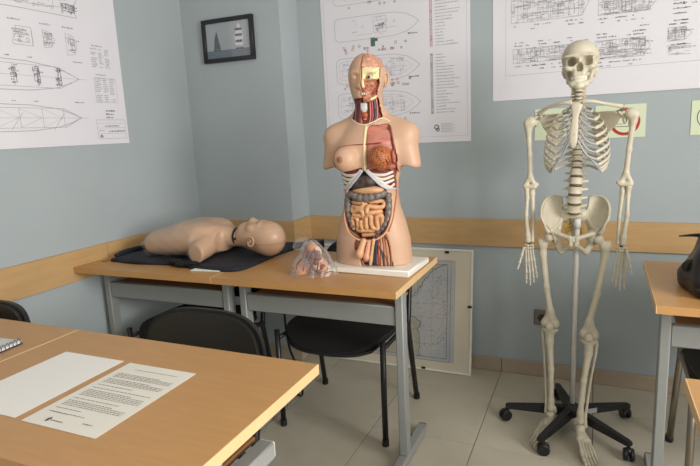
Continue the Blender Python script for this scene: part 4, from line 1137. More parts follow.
# opened half of the face
XC = lambda X, Y, Z: -X + .001
BRAIN = mat('pink_brain', (214, 158, 132), .4, var=.25, scale=60, bump=.3, bscale=90)
def brain(X, Y, Z):
    d = s_ell(X, Y, Z, (.001, .004, .780), (.063, .082, .062))
    w = np.sin(X * 190 + 2.2 * np.sin(Z * 130 + Y * 60)) * np.sin(Z * 150 + 2.0 * np.sin(Y * 120 + X * 70)) + .6 * np.sin(Y * 170 + 3 * np.sin(Z * 90))
    d = d - .0030 * w
    return np.maximum(d, np.maximum(-X + .003, np.maximum(.786 - Z, Y - .062)))
sdf_obj('brain', brain, (-.005, -.1, .77), (.09, .08, .86), .0026, BRAIN, to, 0)
def skullband(X, Y, Z):
    d = s_ell(X, Y, Z, (0, .010, .762), (.066, .086, .080)); d = s_min(d, s_ell(X, Y, Z, (0, -.02, .73), (.052, .056, .06)), .02)
    d = s_min(d, s_ell(X, Y, Z, (.03, -.062, .772), (.03, .014, .012)), .012)
    d = np.maximum(d, np.maximum(-X + .003, np.maximum(.742 - Z, np.maximum(Z - .792, Y - .03))))
    return s_sub(d, s_ell(X, Y, Z, (.030, -.084, .752), (.019, .03, .014)), .004)
sdf_obj('skull_bone', skullband, (-.005, -.1, .73), (.085, .05, .80), .003, CREAM, to, 1)
ey = MB().ball((.029, -.062, .750), (.011, .011, .011), 14, 10).build('eyeball', mat('eye_white', (206, 190, 170), .3), to, True)
MB().ball((.029, -.0718, .750), (.0058, .002, .0058), 10, 6).build('iris', mat('iris_brown', (70, 52, 40), .2), ey, True)
def facem(X, Y, Z):
    d = s_ell(X, Y, Z, (0, -.022, .715), (.050, .058, .066)); d = s_min(d, s_ell(X, Y, Z, (0, -.052, .674), (.024, .022, .018)), .02)
    d = s_min(d, s_ell(X, Y, Z, (.03, -.055, .725), (.02, .02, .014)), .01)
    d = d + .0012 * np.sin((X + Z) * 420)
    return np.maximum(d, np.maximum(-X + .002, np.maximum(.660 - Z, np.maximum(Z - .752, Y - .02))))
sdf_obj('face_muscle', facem, (-.005, -.1, .65), (.07, .03, .76), .003, mat('face_muscle_red', (196, 136, 104), .45, col2=(146, 72, 56), scale=60, stretch=(1, 1, 2)), to, 1)
MB().tube(crom([(.006, -.082, .742), (.009, -.088, .726), (.010, -.086, .712)], 10), [.004, .006, .006], 8).build('nasal_cartilage', CREAM, to, True)
MB().tube(crom([(.052, -.02, .735), (.046, -.042, .708), (.036, -.056, .690)], 12), [.006, .009, .006], 8, flat=.6).build('jaw_muscle', MUSD, to, True)
MB().tube(crom([(.053, -.012, .70), (.044, -.034, .680), (.026, -.056, .668)], 12), .005, 8).build('jaw_bone', CREAM, to, True)
for k in range(4): MB().ball((.004 + .006 * k, -.078 + .0035 * k, .690), (.003, .003, .005), 8, 6).build('tooth', mat('tooth_white', (236, 230, 214), .3), to, True)
c = np.array([(0.001, float(yfront(0, z)[0]) if z < .845 else -.02, z) for z in np.linspace(.68, .84, 30)])
MB().tube(c, .0014, 6).build('midline_cut', mat('cut_dark', (176, 128, 98), .5), to, True)
for s in (1, -1):
    e = MB(); e.tube(crom([(s * .068, .006, .728), (s * .071, .010, .718), (s * .074, .018, .722), (s * .079, .026, .745), (s * .078, .022, .764), (s * .073, .010, .770), (s * .069, .002, .758)], 22), .0045, 7); e.ball((s * .070, .012, .745), (.006, .013, .020), 10, 7)
    e.build('ear', SKINM, to, True)
# thin clear film still wrapped round the hips
wrap = MB(); V = []; F = []; nk = 72; zs_ = np.linspace(.03, .135, 12)
for i, z in enumerate(zs_):
    for k in range(nk):
        a_ = PI * .98 + (PI * .42) * k / (nk - 1)
        x0 = math.cos(a_); y0_ = math.sin(a_)
        A = np.interp(z, [0, .03, .12, .19], [.158, .158, .152, .136]); Bq = np.interp(z, [0, .12, .19], [.098, .098, .094])
        rr_ = (abs(x0) ** 2.35 + abs(y0_) ** 2.35) ** (-1 / 2.35)
        wv = 1.012 + .006 * math.sin(9 * a_ * 3 + z * 90) * math.sin(z * 140 + k)
        V.append((A * x0 * rr_ * wv, Bq * y0_ * rr_ * wv, z))
for i in range(len(zs_) - 1):
    for k in range(nk - 1): F.append((i * nk + k, i * nk + k + 1, (i + 1) * nk + k + 1, (i + 1) * nk + k))
wrap.add(V, F).build('plastic_wrap', WRAP, to, True)
# ------------------------------------------------------------------ rolling stand of the skeleton
SKX, SKY = -.005, -.483
rs = thing('rolling_stand', 'black five armed rolling stand with a clear wrapped pole under the skeleton', 'stand', (SKX, SKY, 0))
hub = MB().lathe([(.030, .062), (.036, .070), (.036, .098), (.024, .112), (.016, .118)], n=24).build('hub', BLACKP, rs, 'auto')
for k in range(5):
    a = math.radians((183, 246, 322, 35, 106)[k]); ca, sa = math.cos(a), math.sin(a)
    arm = MB(); V = []
    for (r, hw, z0, z1) in ((.02, .020, .066, .104), (.12, .018, .062, .094), (.262, .014, .058, .078), (.278, .012, .058, .074)):
        for (s, z) in ((-1, z0), (1, z0), (.75, z1), (-.75, z1)): V.append((r * ca - s * hw * sa, r * sa + s * hw * ca, z))
    F = [(0, 1, 2, 3)[::-1], (12, 13, 14, 15)]
    for i in range(3):
        for j in range(4): F.append((i * 4 + j, i * 4 + (j + 1) % 4, i * 4 + 4 + (j + 1) % 4, i * 4 + 4 + j))
    arm.add(V, F); ao = arm.build('arm', BLACKP, rs, 'auto')
    # twin wheel caster under the arm end
    cx, cy = .268 * ca, .268 * sa; b = a + (.6, 2.1, -.8, 1.4, 2.6)[k]; cb_, sb_ = math.cos(b), math.sin(b)
    cs = MB().tube([(cx, cy, .060), (cx, cy, .040)], .006, 8)
    cs.ball((cx + .008 * cb_, cy + .008 * sb_, .036), (.017, .017, .018), 12, 8)
    co = cs.build('caster_fork', BLACKP, ao, True)
    for s in (-1, 1):
        w = MB().lathe([(.006, -.007), (.021, -.007), (.0245, -.004), (.0245, .004), (.021, .007), (.006, .007)], n=20)
        w.v = [(cx + .012 * cb_ + x * cb_ - (z + s * .012) * sb_, cy + .012 * sb_ + x * sb_ + (z + s * .012) * cb_, .0252 + y) for x, y, z in w.v]
        w.build('caster_wheel', mat('caster_black', (18, 18, 19), .5), ao, 'auto')
arm4 = math.radians(35)
sl_ = MB().box(.055, -.0215, .068, .105, -.0195, .090); sl_.v = [(x * math.cos(arm4) - y * math.sin(arm4), x * math.sin(arm4) + y * math.cos(arm4), z) for x, y, z in sl_.v]
sl_.build('maker_sticker', mat('grey_sticker', (176, 178, 180), .5), rs)
POLEM = mat('pale_pole', (214, 212, 206), .3)
MB().tube([(0, 0, .11), (0, 0, .5), (0, 0, .905)], .0095, 14).build('pole', POLEM, rs, True)
MB().tube([(0, 0, .885), (0, 0, .925)], .013, 12).build('pole_tip', POLEM, rs, True)
pw = MB(); V = []; F = []; n1, n2 = 60, 14
for i in range(n1):
    z = .12 + .68 * i / (n1 - 1)
    for k in range(n2):
        a = 2 * PI * k / n2; r = .0125 + .0022 * math.sin(k * 3 + i * 1.3) + .0018 * math.sin(i * .9 + k)
        V.append((r * math.cos(a), r * math.sin(a), z))
for i in range(n1 - 1):
    for k in range(n2): F.append((i * n2 + k, i * n2 + (k + 1) % n2, (i + 1) * n2 + (k + 1) % n2, (i + 1) * n2 + k))
pw.add(V, F).build('pole_wrap', WRAP, rs, True)

# ------------------------------------------------------------------ the skeleton (faces -Y, hangs on the pole)
sk = thing('skeleton_model', 'life size ivory human skeleton model on the rolling stand', 'skeleton', (SKX, SKY, 0))
DISC = mat('disc_brown', (116, 94, 70), .5, var=.2, scale=60); NERVE = mat('nerve_gold', (206, 164, 74), .45)
CART = mat('clear_cartilage', (166, 167, 170), .3, var=.05, scale=20)
TOOTH = mat('tooth_white', (236, 230, 214), .3)
BH = lambda name, fn, lo, hi, h=.0034, parent=None, m=BONEM: sdf_obj(name, fn, lo, hi, h, m, parent or sk, 1)

# skull: centre (-.007,-.035,1.53)
SX, SY, SZ = -.007, -.030, 1.532
def skull(X, Y, Z):
    x, y, z = X - SX, Y - SY, Z - SZ
    ax = np.abs(x)
    d = s_ell(x, y, z, (0, .028, .018), (.068, .088, .066))                     # cranium
    d = s_min(d, s_ell(x, y, z, (0, -.018, .028), (.056, .050, .046)), .02)     # forehead
    d = s_min(d, s_box(x, y, z, (0, -.030, -.022), (.042, .030, .030), .018), .02)   # face
    d = s_min(d, s_ell(ax, y, z, (.026, -.062, .019), (.032, .012, .007)), .010)     # brow ridge
    d = s_min(d, s_ell(ax, y, z, (.042, -.050, -.022), (.014, .016, .011)), .012)    # cheek bones
    d = s_min(d, s_cone(ax, y, z, (.048, -.044, -.022), (.061, .0, -.018), .0055, .005), .006)  # arch
    d = s_min(d, s_box(x, y, z, (0, -.054, -.045), (.023, .018, .014), .010), .010)  # upper jaw
    d = s_min(d, s_ell(x, y, z, (0, .03, -.03), (.05, .06, .03)), .02)
    d = s_min(d, s_cone(ax, y, z, (.055, .03, -.03), (.052, .03, -.05), .012, .007), .008)     # mastoid
    d = s_sub(d, s_ell(ax, y, z, (.0285, -.070, -.001), (.0188, .054, .0168)), .003)    # orbits
    d = s_min(d, s_cone(x, y, z, (0, -.064, .010), (0, -.076, -.008), .0055, .005), .004)    # nasal bones
    nose = np.maximum(s_ell(ax, y, z, (.0045, -.078, -.022), (.0080, .045, .0175)), y + .02)
    d = s_sub(d, nose, .003)
    d = s_sub(d, s_ell(ax, y, z, (.058, -.022, -.008), (.009, .02, .022)), .006)       # temporal hollow
    d = s_sub(d, s_ell(ax, y, z, (.034, -.038, -.046), (.010, .03, .014)), .006)      # hollow below the cheek
    return d
so_ = BH('skull', skull, (SX - .085, SY - .1, SZ - .075), (SX + .085, SY + .13, SZ + .1), .0028)
def jaw(X, Y, Z):
    x, y, z = X - SX, Y - SY, Z - SZ; ax = np.abs(x)
    d = s_cone(ax, y, z, (.0, -.066, -.085), (.022, -.058, -.084), .012, .0115)
    d = s_min(d, s_cone(ax, y, z, (.022, -.058, -.083), (.037, -.012, -.070), .0105, .009), .008)
    d = s_min(d, s_cone(ax, y, z, (.037, -.012, -.070), (.046, .004, -.028), .009, .006), .008)
    d = s_min(d, s_box(x, y, z, (0, -.058, -.074), (.020, .008, .010), .005), .006)
    d = s_min(d, s_ell(x, y, z, (0, -.068, -.094), (.016, .010, .008)), .008)
    return s_sub(d, s_ell(x, y, z, (0, -.022, -.085), (.022, .034, .03)), .005)
jo = BH('mandible', jaw, (SX - .075, SY - .09, SZ - .115), (SX + .075, SY + .03, SZ - .015), .0028, so_)
for row, (z, s, par) in enumerate(((-.0590, 1.0, so_), (-.0695, .93, jo))):
    for k in range(-6, 7):
        if k == 0: continue
        a = (abs(k) - .5) * .20 * (1 if k > 0 else -1)
        x, y = SX + .0275 * s * math.sin(a), SY - .036 - .036 * s * math.cos(a)
        MB().box(x - .0026, y - .003, SZ + z - .0062, x + .0024, y + .003, SZ + z + .0062, .0012).build('tooth', TOOTH, par)

# spine
def spine_pt(t):
    P = [(-.010, .012, 1.462), (-.010, .002, 1.425), (-.011, .016, 1.383), (-.010, .045, 1.32), (-.009, .060, 1.25), (-.009, .048, 1.19), (-.009, .022, 1.135), (-.011, .002, 1.07), (-.014, .002, 1.00), (-.015, .014, .948)]
    return P
SP = crom(spine_pt(0), 241)
arc = np.concatenate([[0], np.cumsum(np.linalg.norm(np.diff(SP, axis=0), axis=1))])
def sp_at(s):
    return np.array([np.interp(s, arc, SP[:, i]) for i in range(3)])
heights = [.0112] * 7 + list(np.linspace(.0145, .0225, 12)) + list(np.linspace(.0285, .033, 5))
tot = sum(heights); heights = [h * arc[-1] / tot for h in heights]
VERT = []; s = 0
for i, h in enumerate(heights):
    c = sp_at(s + h / 2); a, b = sp_at(s), sp_at(s + h)
    VERT.append((c, (b - a) / np.linalg.norm(b - a), h)); s += h
for i, (c, ax_, h) in enumerate(VERT):
    kind = 0 if i < 7 else 1 if i < 19 else 2
    f = 1 if kind == 0 else 1
    w = (.0145, .0125 + .0007 * (i - 7), .0245 + .0008 * (i - 19))[kind]
    m = MB(); hh = h * .39
    m.lathe([(w * .6, -hh), (w, -hh * .95), (w * .98, -hh * .6), (w * .86, 0), (w * .98, hh * .6), (w, hh * .95), (w * .6, hh)], n=16, sy=.78)
    yb = w * .75
    if kind == 0:
        for sg in (-1, 1): m.tube([(sg * w * .6, yb * .5, 0), (sg * (w + .012), yb * .9, -.002)], [.0050, .0042], 7)
        m.tube([(0, yb, 0), (0, yb + .02, -.008)], [.005, .0035], 7); m.tube([(-.009, yb + .002, 0), (0, yb + .008, 0), (.009, yb + .002, 0)], .004, 7)
    elif kind == 1:
        for sg in (-1, 1): m.tube([(sg * w * .5, yb, .002), (sg * (w + .013), yb + .014, .006)], [.0055, .0045], 7)
        m.tube([(0, yb, 0), (0, yb + .016, -.008), (0, yb + .03, -.026)], [.006, .0045, .003], 7)
    else:
        for sg in (-1, 1):
            m.tube([(sg * w * .7, yb * .7, 0), (sg * (w + .020), yb + .004, .003)], [.0065, .0045], 7, flat=.7)
            m.tube([(sg * .012, yb, .012), (sg * .014, yb + .012, -.014)], [.006, .0065], 7)
        m.tube([(0, yb, 0), (0, yb + .018, -.003), (0, yb + .036, -.006)], [.008, .010, .009], 8, flat=.45)
    R = Vector((0, 0, -1)).rotation_difference(Vector(ax_)).to_matrix()
    m.v = [tuple(R @ Vector(q) + Vector(c)) for q in m.v]
    vo = m.build('vertebra', BONEM, sk, 'auto')
    e = c + ax_ * h * .5
    if i < 23:
        wn = w * .97
        dm = MB().lathe([(wn * .85, -h * .13), (wn, -h * .06), (wn, h * .06), (wn * .85, h * .13)], n=14, sy=.8)
        dm.v = [tuple(R @ Vector(q) + Vector(e)) for q in dm.v]; dm.build('spinal_disc', DISC, sk, 'auto')
    if kind == 0 and i > 0:
        for sg in (-1, 1): MB().tube([(e[0] + sg * .008, e[1] + .006, e[2]), (e[0] + sg * .022, e[1] + .002, e[2] - .004)], .0022, 6).build('nerve_root', NERVE, sk, True)
    if kind == 2:
        for sg in (-1, 1): MB().tube([(e[0] + sg * .014, e[1] + .012, e[2]), (e[0] + sg * .032, e[1] + .008, e[2] - .008)], .0022, 6).build('nerve_root', NERVE, sk, True)

# rib cage
CX = -.0125
STERN = crom([(-.013, -.046, 1.384), (-.017, -.062, 1.335), (-.020, -.076, 1.28), (-.022, -.083, 1.235), (-.022, -.082, 1.212)], 20)
def stern(z): return np.array([np.interp(-z, -STERN[:, 2], STERN[:, i]) for i in range(3)])
stm = MB()
stm.tube(STERN, [.024, .019, .0115, .0135, .0145, .0155, .0145, .010, .005], 12, flat=.30, up=(1, 0, 0)); stm.build('sternum', BONEM, sk, True)
MB().ball((-.0205, -.0815, 1.262), (.0035, .003, .0035), 8, 6).build('sternum_screw', mat('screw_dark', (96, 78, 56), .4), sk, True)
A_ = [.054, .078, .094, .105, .112, .117, .1195, .120, .118, .113, .100, .080]
END = [62, 50, 42, 37, 34, 33, 35, 39, 45, 52, 80, 100]            # degrees short of the front midline
DROP = [.036, .050, .064, .076, .086, .096, .104, .106, .102, .092, .062, .046]
STZ = [1.372, 1.352, 1.330, 1.308, 1.286, 1.264, 1.244, None, None, None, None, None]
ends = {}
for sg in (-1, 1):
    for i in range(12):
        vc = VERT[7 + i][0]
        zi = vc[2] + .004; yb = vc[1] + .012
        a = A_[i]; yf = np.interp(zi - DROP[i], STERN[::-1, 2], STERN[::-1, 1]) + .004
        yf = min(yf, -.03) if i > 0 else -.035
        if i >= 6: yf = -.080 + .006 * (i - 6)
        bmax = yb + .030 if i < 10 else yb + .022
        yc = (bmax + yf) / 2; bb_ = (bmax - yf) / 2
        ts = np.linspace(math.radians(168), math.radians(END[i]), 30)   # measured from the front midline
        P = []
        for t in ts:
            f = (math.radians(180) - t) / math.radians(180 - 20)
            x = CX + sg * a * abs(math.sin(t)) ** .88
            y = yc - bb_ * math.cos(t)
            z = zi - DROP[i] * (max(0, f) ** 1.15)
            P.append((x, y, z))
        P = np.array(P)
        head = np.array([(vc[0] + sg * .012, yb, zi), (vc[0] + sg * .02, yb + .012, zi + .003)])
        P = np.vstack([head, P[1:]]); P = crom(P, 40)
        r0 = .0062 if 0 < i < 10 else .0052
        MB().tube(P, [r0 * .8, r0 * .9, r0, r0 * 1.08, r0 * 1.12, r0 * 1.15], 8, flat=.5, up=(0, 0, 1)).build('rib', BONEM, sk, True)
        ends[sg, i] = P[-1]
    for i in range(10):
        e = ends[sg, i]
        if i < 7:
            q = stern(STZ[i]); q = q + np.array([sg * (.019 if i < 1 else .013), 0, 0])
        else: q = ends[sg, i - 1] * .45 + stern(1.222) * .55 if i == 7 else (prev * .62 + ends[sg, i - 1] * .38)
        mid = (e + q) / 2 + np.array([0, -.004, (-.006 - .0022 * i) if i < 7 else -.001])
        c = crom([e, mid, q], 16); prev = mid
        MB().tube(c, [.0046, .0036, .0038], 7, flat=.7).build('costal_cartilage', CART, sk, True)

# shoulder girdle: collar bones and shoulder blades
SH = {-1: np.array([-.192, .012, 1.318]), 1: np.array([.182, .020, 1.333])}
AC = {-1: np.array([-.160, .020, 1.350]), 1: np.array([.147, .034, 1.361])}
for sg in (-1, 1):
    q = AC[sg]
    c = crom([(-.013 + sg * .018, -.050, 1.386), (sg * .055 + CX, -.048, 1.384), (sg * .105 + CX, -.018, 1.372), (q[0], q[1], q[2])], 24)
    MB().tube(c, [.0100, .0074, .0066, .0072, .0085], 9, flat=.85).build('clavicle', BONEM, sk, True)
    gx = SH[sg][0] - sg * .024
    def blade(X, Y, Z, sg=sg, gx=gx, q=q):
        x = (X - CX) * sg
        g = (gx - CX) * sg
        tri = reg_poly(x, Z, [(g - .014, 1.325), (g - .038, 1.345), (.060, 1.345), (.050, 1.300), (.068, 1.225), (.078, 1.215), (.090, 1.238), (g - .026, 1.295)])
        surf = .092 - (x - .06) * .62 + (1.28 - Z) * .10                        # curved sheet behind the ribs
        d = np.maximum(tri - .002, np.abs(Y - surf) - .0034)
        d = s_min(d, s_ell(x, Y, Z, (g, .030, 1.312), (.010, .013, .017)), .008)                # socket rim
        d = s_min(d, s_cone(x, Y, Z, (.058, .096, 1.318), (g - .016, .066, 1.345), .004, .007), .006)   # spine of the blade
        d = s_min(d, s_cone(x, Y, Z, (g - .016, .066, 1.345), ((q[0] - CX) * sg + .008, q[1], q[2]), .007, .008), .006)
        d = s_min(d, s_cone(x, Y, Z, (g - .010, .03, 1.33), (g - .022, -.006, 1.338), .007, .006), .006)    # coracoid
        return s_sub(d, s_ell(x, Y, Z, (g + .012, .02, 1.312), (.010, .014, .016)), .003)
    lo = (min(CX + sg * .03, CX + sg * .2), -.03, 1.20); hi = (max(CX + sg * .03, CX + sg * .2), .13, 1.385)
    BH('scapula', blade, lo, hi, .0034)

# arms
EL = {-1: np.array([-.188, .022, 1.052]), 1: np.array([.170, .034, 1.060])}
WR = {-1: np.array([-.186, -.006, .822]), 1: np.array([.163, .004, .822])}
for sg in (-1, 1):
    s_, e_, w_ = SH[sg], EL[sg], WR[sg]
    def hum(X, Y, Z, s_=s_, e_=e_, sg=sg):
        d = s_ell(X, Y, Z, s_ + np.array([-sg * .008, 0, 0]), (.020, .021, .021))
        d = s_min(d, s_ell(X, Y, Z, s_ + np.array([sg * .010, -.004, -.006]), (.013, .016, .018)), .008)
        a = s_ + np.array([sg * .004, 0, -.03]); m1 = s_ * .5 + e_ * .5; b = e_ + np.array([0, 0, .045])
        d = s_min(d, s_cone(X, Y, Z, s_, a, .017, .0125), .012)
        d = s_min(d, s_chain(X, Y, Z, [a, m1, b], [.0122, .0098, .0108], .01), .01)
        d = s_min(d, s_cone(X, Y, Z, b, e_ + np.array([-.018, 0, .008]), .010, .010), .008)
        d = s_min(d, s_cone(X, Y, Z, b, e_ + np.array([.018, 0, .008]), .010, .010), .008)
        d = s_min(d, s_cone(X, Y, Z, e_ + np.array([-.020, 0, .002]), e_ + np.array([.018, -.004, .0]), .0105, .0095), .006)
        d = s_min(d, s_ell(X, Y, Z, e_ + np.array([-sg * .027, 0, .010]), (.008, .008, .009)), .006)
        return d
    BH('humerus', hum, s_ * [1, 1, 0] + np.array([-.06, -.05, 1.02]), s_ * [1, 1, 0] + np.array([.06, .06, 1.37]), .0034)
    # ulna on the inner side, radius on the outer side
    un = [e_ + np.array([-sg * .008, .012, .006]), e_ + np.array([-sg * .009, .006, -.03]), e_ * .45 + w_ * .55 + np.array([-sg * .014, .004, 0]), w_ + np.array([-sg * .013, .002, .006])]
    def uln(X, Y, Z, un=un): return s_min(s_chain(X, Y, Z, un, [.0120, .0100, .0070, .0070], .008), s_ell(X, Y, Z, un[-1], (.0078, .0078, .007)), .004)
    BH('ulna', uln, np.min(un, 0) - .02, np.max(un, 0) + .02, .003)
    ra = [e_ + np.array([sg * .012, -.004, -.014]), e_ + np.array([sg * .010, -.004, -.045]), e_ * .5 + w_ * .5 + np.array([sg * .013, -.006, 0]), w_ + np.array([sg * .006, 0, .03]), w_ + np.array([sg * .005, 0, .008])]
    def rad(X, Y, Z, ra=ra): return s_min(s_chain(X, Y, Z, ra, [.0100, .0076, .0080, .0105, .0130], .008), s_ell(X, Y, Z, ra[0] + np.array([0, 0, .005]), (.0115, .0115, .006)), .004)
    BH('radius', rad, np.min(ra, 0) - .02, np.max(ra, 0) + .02, .003)
    MB().tube([w_ + np.array([0, 0, .004]), w_ + np.array([0, 0, -.008])], .006, 8).build('wrist_joint', mat('joint_dark', (70, 64, 58), .5), sk, True)
    # hand: palm forwards, thumb on the outer side
    cb = MB(); rr = random.Random(2)
    for r_ in range(2):
        for k in range(4):
            cb.ball((w_[0] + (k - 1.5) * .0092 + rr.uniform(-.001, .001), w_[1] + rr.uniform(-.003, .003), w_[2] - .014 - .011 * r_), (.0062, .0062, .0064), 8, 6)
    ho = cb.build('hand', BONEM, sk, True)
    tilt = {-1: (.11, -.10), 1: (-.04, -.10)}[sg]
    for f in range(5):                       # 0 = thumb
        g = MB()
        if f == 0: base = w_ + np.array([sg * .019, -.008, -.020]); dirv = np.array([sg * .24, -.28, -1.0]); lens = (.042, .030, .024); rad0 = .0062
        else:
            k = f - 1                        # index (outer) .. little (inner)
            base = w_ + np.array([sg * (.0135 - .0092 * k), 0, -.032]); dirv = np.array([sg * (.055 - .045 * k) + tilt[0], tilt[1], -1.0])
            lens = ((.060, .040, .023, .017), (.058, .044, .027, .018), (.053, .040, .025, .017), (.049, .032, .018, .016))[k]; rad0 = .0057 if k < 3 else .0052
        dirv = dirv / np.linalg.norm(dirv); pnt = np.array(base)
        for j, L in enumerate(lens):
            e2 = pnt + dirv * L
            g.tube(np.linspace(pnt, e2, 7), [rad0 * 1.15, rad0 * .85, rad0 * .68, rad0 * .68, rad0 * .8, rad0 * 1.12, rad0 * .7] if j < len(lens) - 1 else [rad0, rad0 * .8, rad0 * .6, rad0 * .6, rad0 * .75, rad0 * .6, rad0 * .2], 8)
            pnt = e2 + dirv * .0022; rad0 *= .92
            dirv = dirv + np.array([0, -.10 - .06 * j, 0]); dirv /= np.linalg.norm(dirv)
        g.build('finger', BONEM, ho, 'auto')

# pelvis
ILC = -.012
HJ = {-1: np.array([-.101, -.004, .848]), 1: np.array([.072, -.004, .846])}
for sg in (-1, 1):
    def L(x, y, z): return np.array([ILC + sg * x, y, z])
    low = crom([L(.044, .056, .955), L(.050, .048, .922), L(.064, .022, .896), L(.080, -.008, .882), L(.092, -.030, .876)], 21)
    mid1 = crom([L(.048, .066, .972), L(.068, .066, .955), L(.090, .046, .935), L(.103, .006, .916), L(.108, -.036, .899)], 21)
    mid2 = crom([L(.050, .070, .990), L(.078, .072, .984), L(.106, .052, .966), L(.120, .006, .945), L(.119, -.044, .920)], 21)
    crest = crom([L(.050, .074, 1.000), L(.084, .074, 1.008), L(.112, .050, .998), L(.127, .002, .970), L(.124, -.050, .934)], 21)
    rows = [low, mid1, mid2, crest]
    nv = 13; G = np.array([crom([r[i] for r in rows], nv) for i in range(21)])
    du = np.gradient(G, axis=0); dv = np.gradient(G, axis=1); N = np.cross(du, dv); N /= np.linalg.norm(N, axis=2)[..., None] + 1e-9
    m = MB(); V = []; F = []
    for k, sgn in ((0, 1), (1, -1)):
        for i in range(21):
            for j in range(nv):
                th = .0028 + .003 * (j / (nv - 1)) ** 6 + .004 * (1 - j / (nv - 1)) ** 2
                V.append(G[i, j] + N[i, j] * th * sgn)
    idx = lambda k, i, j: k * 21 * nv + i * nv + j
    for i in range(20):
        for j in range(nv - 1):
            F.append((idx(0, i, j), idx(0, i + 1, j), idx(0, i + 1, j + 1), idx(0, i, j + 1))); F.append((idx(1, i, j), idx(1, i, j + 1), idx(1, i + 1, j + 1), idx(1, i + 1, j)))
    for i in range(20):
        for j in (0, nv - 1): F.append((idx(0, i, j), idx(1, i, j), idx(1, i + 1, j), idx(0, i + 1, j)))
    for j in range(nv - 1):
        for i in (0, 20): F.append((idx(0, i, j), idx(0, i, j + 1), idx(1, i, j + 1), idx(1, i, j)))
    m.add(V, F)
    m.tube(crest, .0052, 8); m.tube(low, [.010, .009, .010, .012], 8)
    m.tube(crom([L(.124, -.050, .934), L(.112, -.052, .912), L(.106, -.046, .892), L(.096, -.034, .872)], 12), [.0055, .005, .007, .010], 8)
    hb = m.build('hip_bone', BONEM, sk, True)
    hj = HJ[sg]
    def lowp(X, Y, Z, hj=hj, sg=sg):
        d = s_ell(X, Y, Z, hj + np.array([-sg * .010, .004, .006]), (.029, .030, .032))
        d = s_min(d, s_cone(X, Y, Z, L(.080, -.022, .872), L(.012, -.052, .852), .010, .0085), .008)   # upper pubic ramus
        d = s_min(d, s_cone(X, Y, Z, L(.012, -.052, .856), L(.010, -.050, .826), .0085, .0085), .006)
        d = s_min(d, s_cone(X, Y, Z, L(.012, -.048, .826), L(.046, -.006, .788), .0075, .009), .008)    # lower ramus
        d = s_min(d, s_cone(X, Y, Z, L(.048, -.002, .788), L(.072, .020, .836), .0135, .016), .012)     # ischium
        d = s_min(d, s_cone(X, Y, Z, L(.072, .020, .836), L(.050, .046, .92), .014, .010), .012)
        return s_sub(d, s_ell(X, Y, Z, hj + np.array([sg * .006, -.004, -.002]), (.0245, .025, .025)), .003)
    xs = sorted((ILC, ILC + sg * .13))
    BH('pubic_ring', lowp, (xs[0] - .012, -.08, .76), (xs[1] + .012, .08, .94), .0036, hb)
def sac(X, Y, Z):
    x, y, z = X - (-.0145), Y, Z
    d = s_ell(x, y, z, (0, .034, .935), (.030, .020, .020))
    d = s_min(d, s_ell(np.abs(x), y, z, (.030, .048, .930), (.024, .018, .030)), .014)
    d = s_min(d, s_cone(x, y, z, (0, .050, .915), (0, .078, .865), .022, .014), .015)
    d = s_min(d, s_cone(x, y, z, (0, .078, .865), (0, .062, .828), .012, .006), .008)
    for k in range(3): d = s_sub(d, s_ell(np.abs(x), y, z, (.016 - .002 * k, .026 + .012 * k, .917 - .018 * k), (.0042, .012, .004)), .003)
    return d
sa_ = BH('sacrum', sac, (-.085, .0, .81), (.06, .11, .97), .0034)
MB().lathe([(.019, -.006), (.0225, -.003), (.0225, .003), (.019, .006)], (-.0148, .016, .944), 16, .8).build('spinal_disc', DISC, sk, 'auto')
for sgn in (-1, 1):
    for k in range(4):
        MB().tube(crom([(-.0145 + sgn * .014, .030 + .008 * k, .912 - .015 * k), (-.0145 + sgn * .024, .018 + .006 * k, .900 - .013 * k), (-.0145 + sgn * .032, .022 + .004 * k, .882 - .010 * k)], 8), .0034, 6).build('nerve_root', NERVE, sk, True)
MB().box(-.0185, -.059, .838, -.0055, -.046, .862, .003).build('pubic_disc', mat('cartilage_pale', (206, 204, 196), .4), sk)

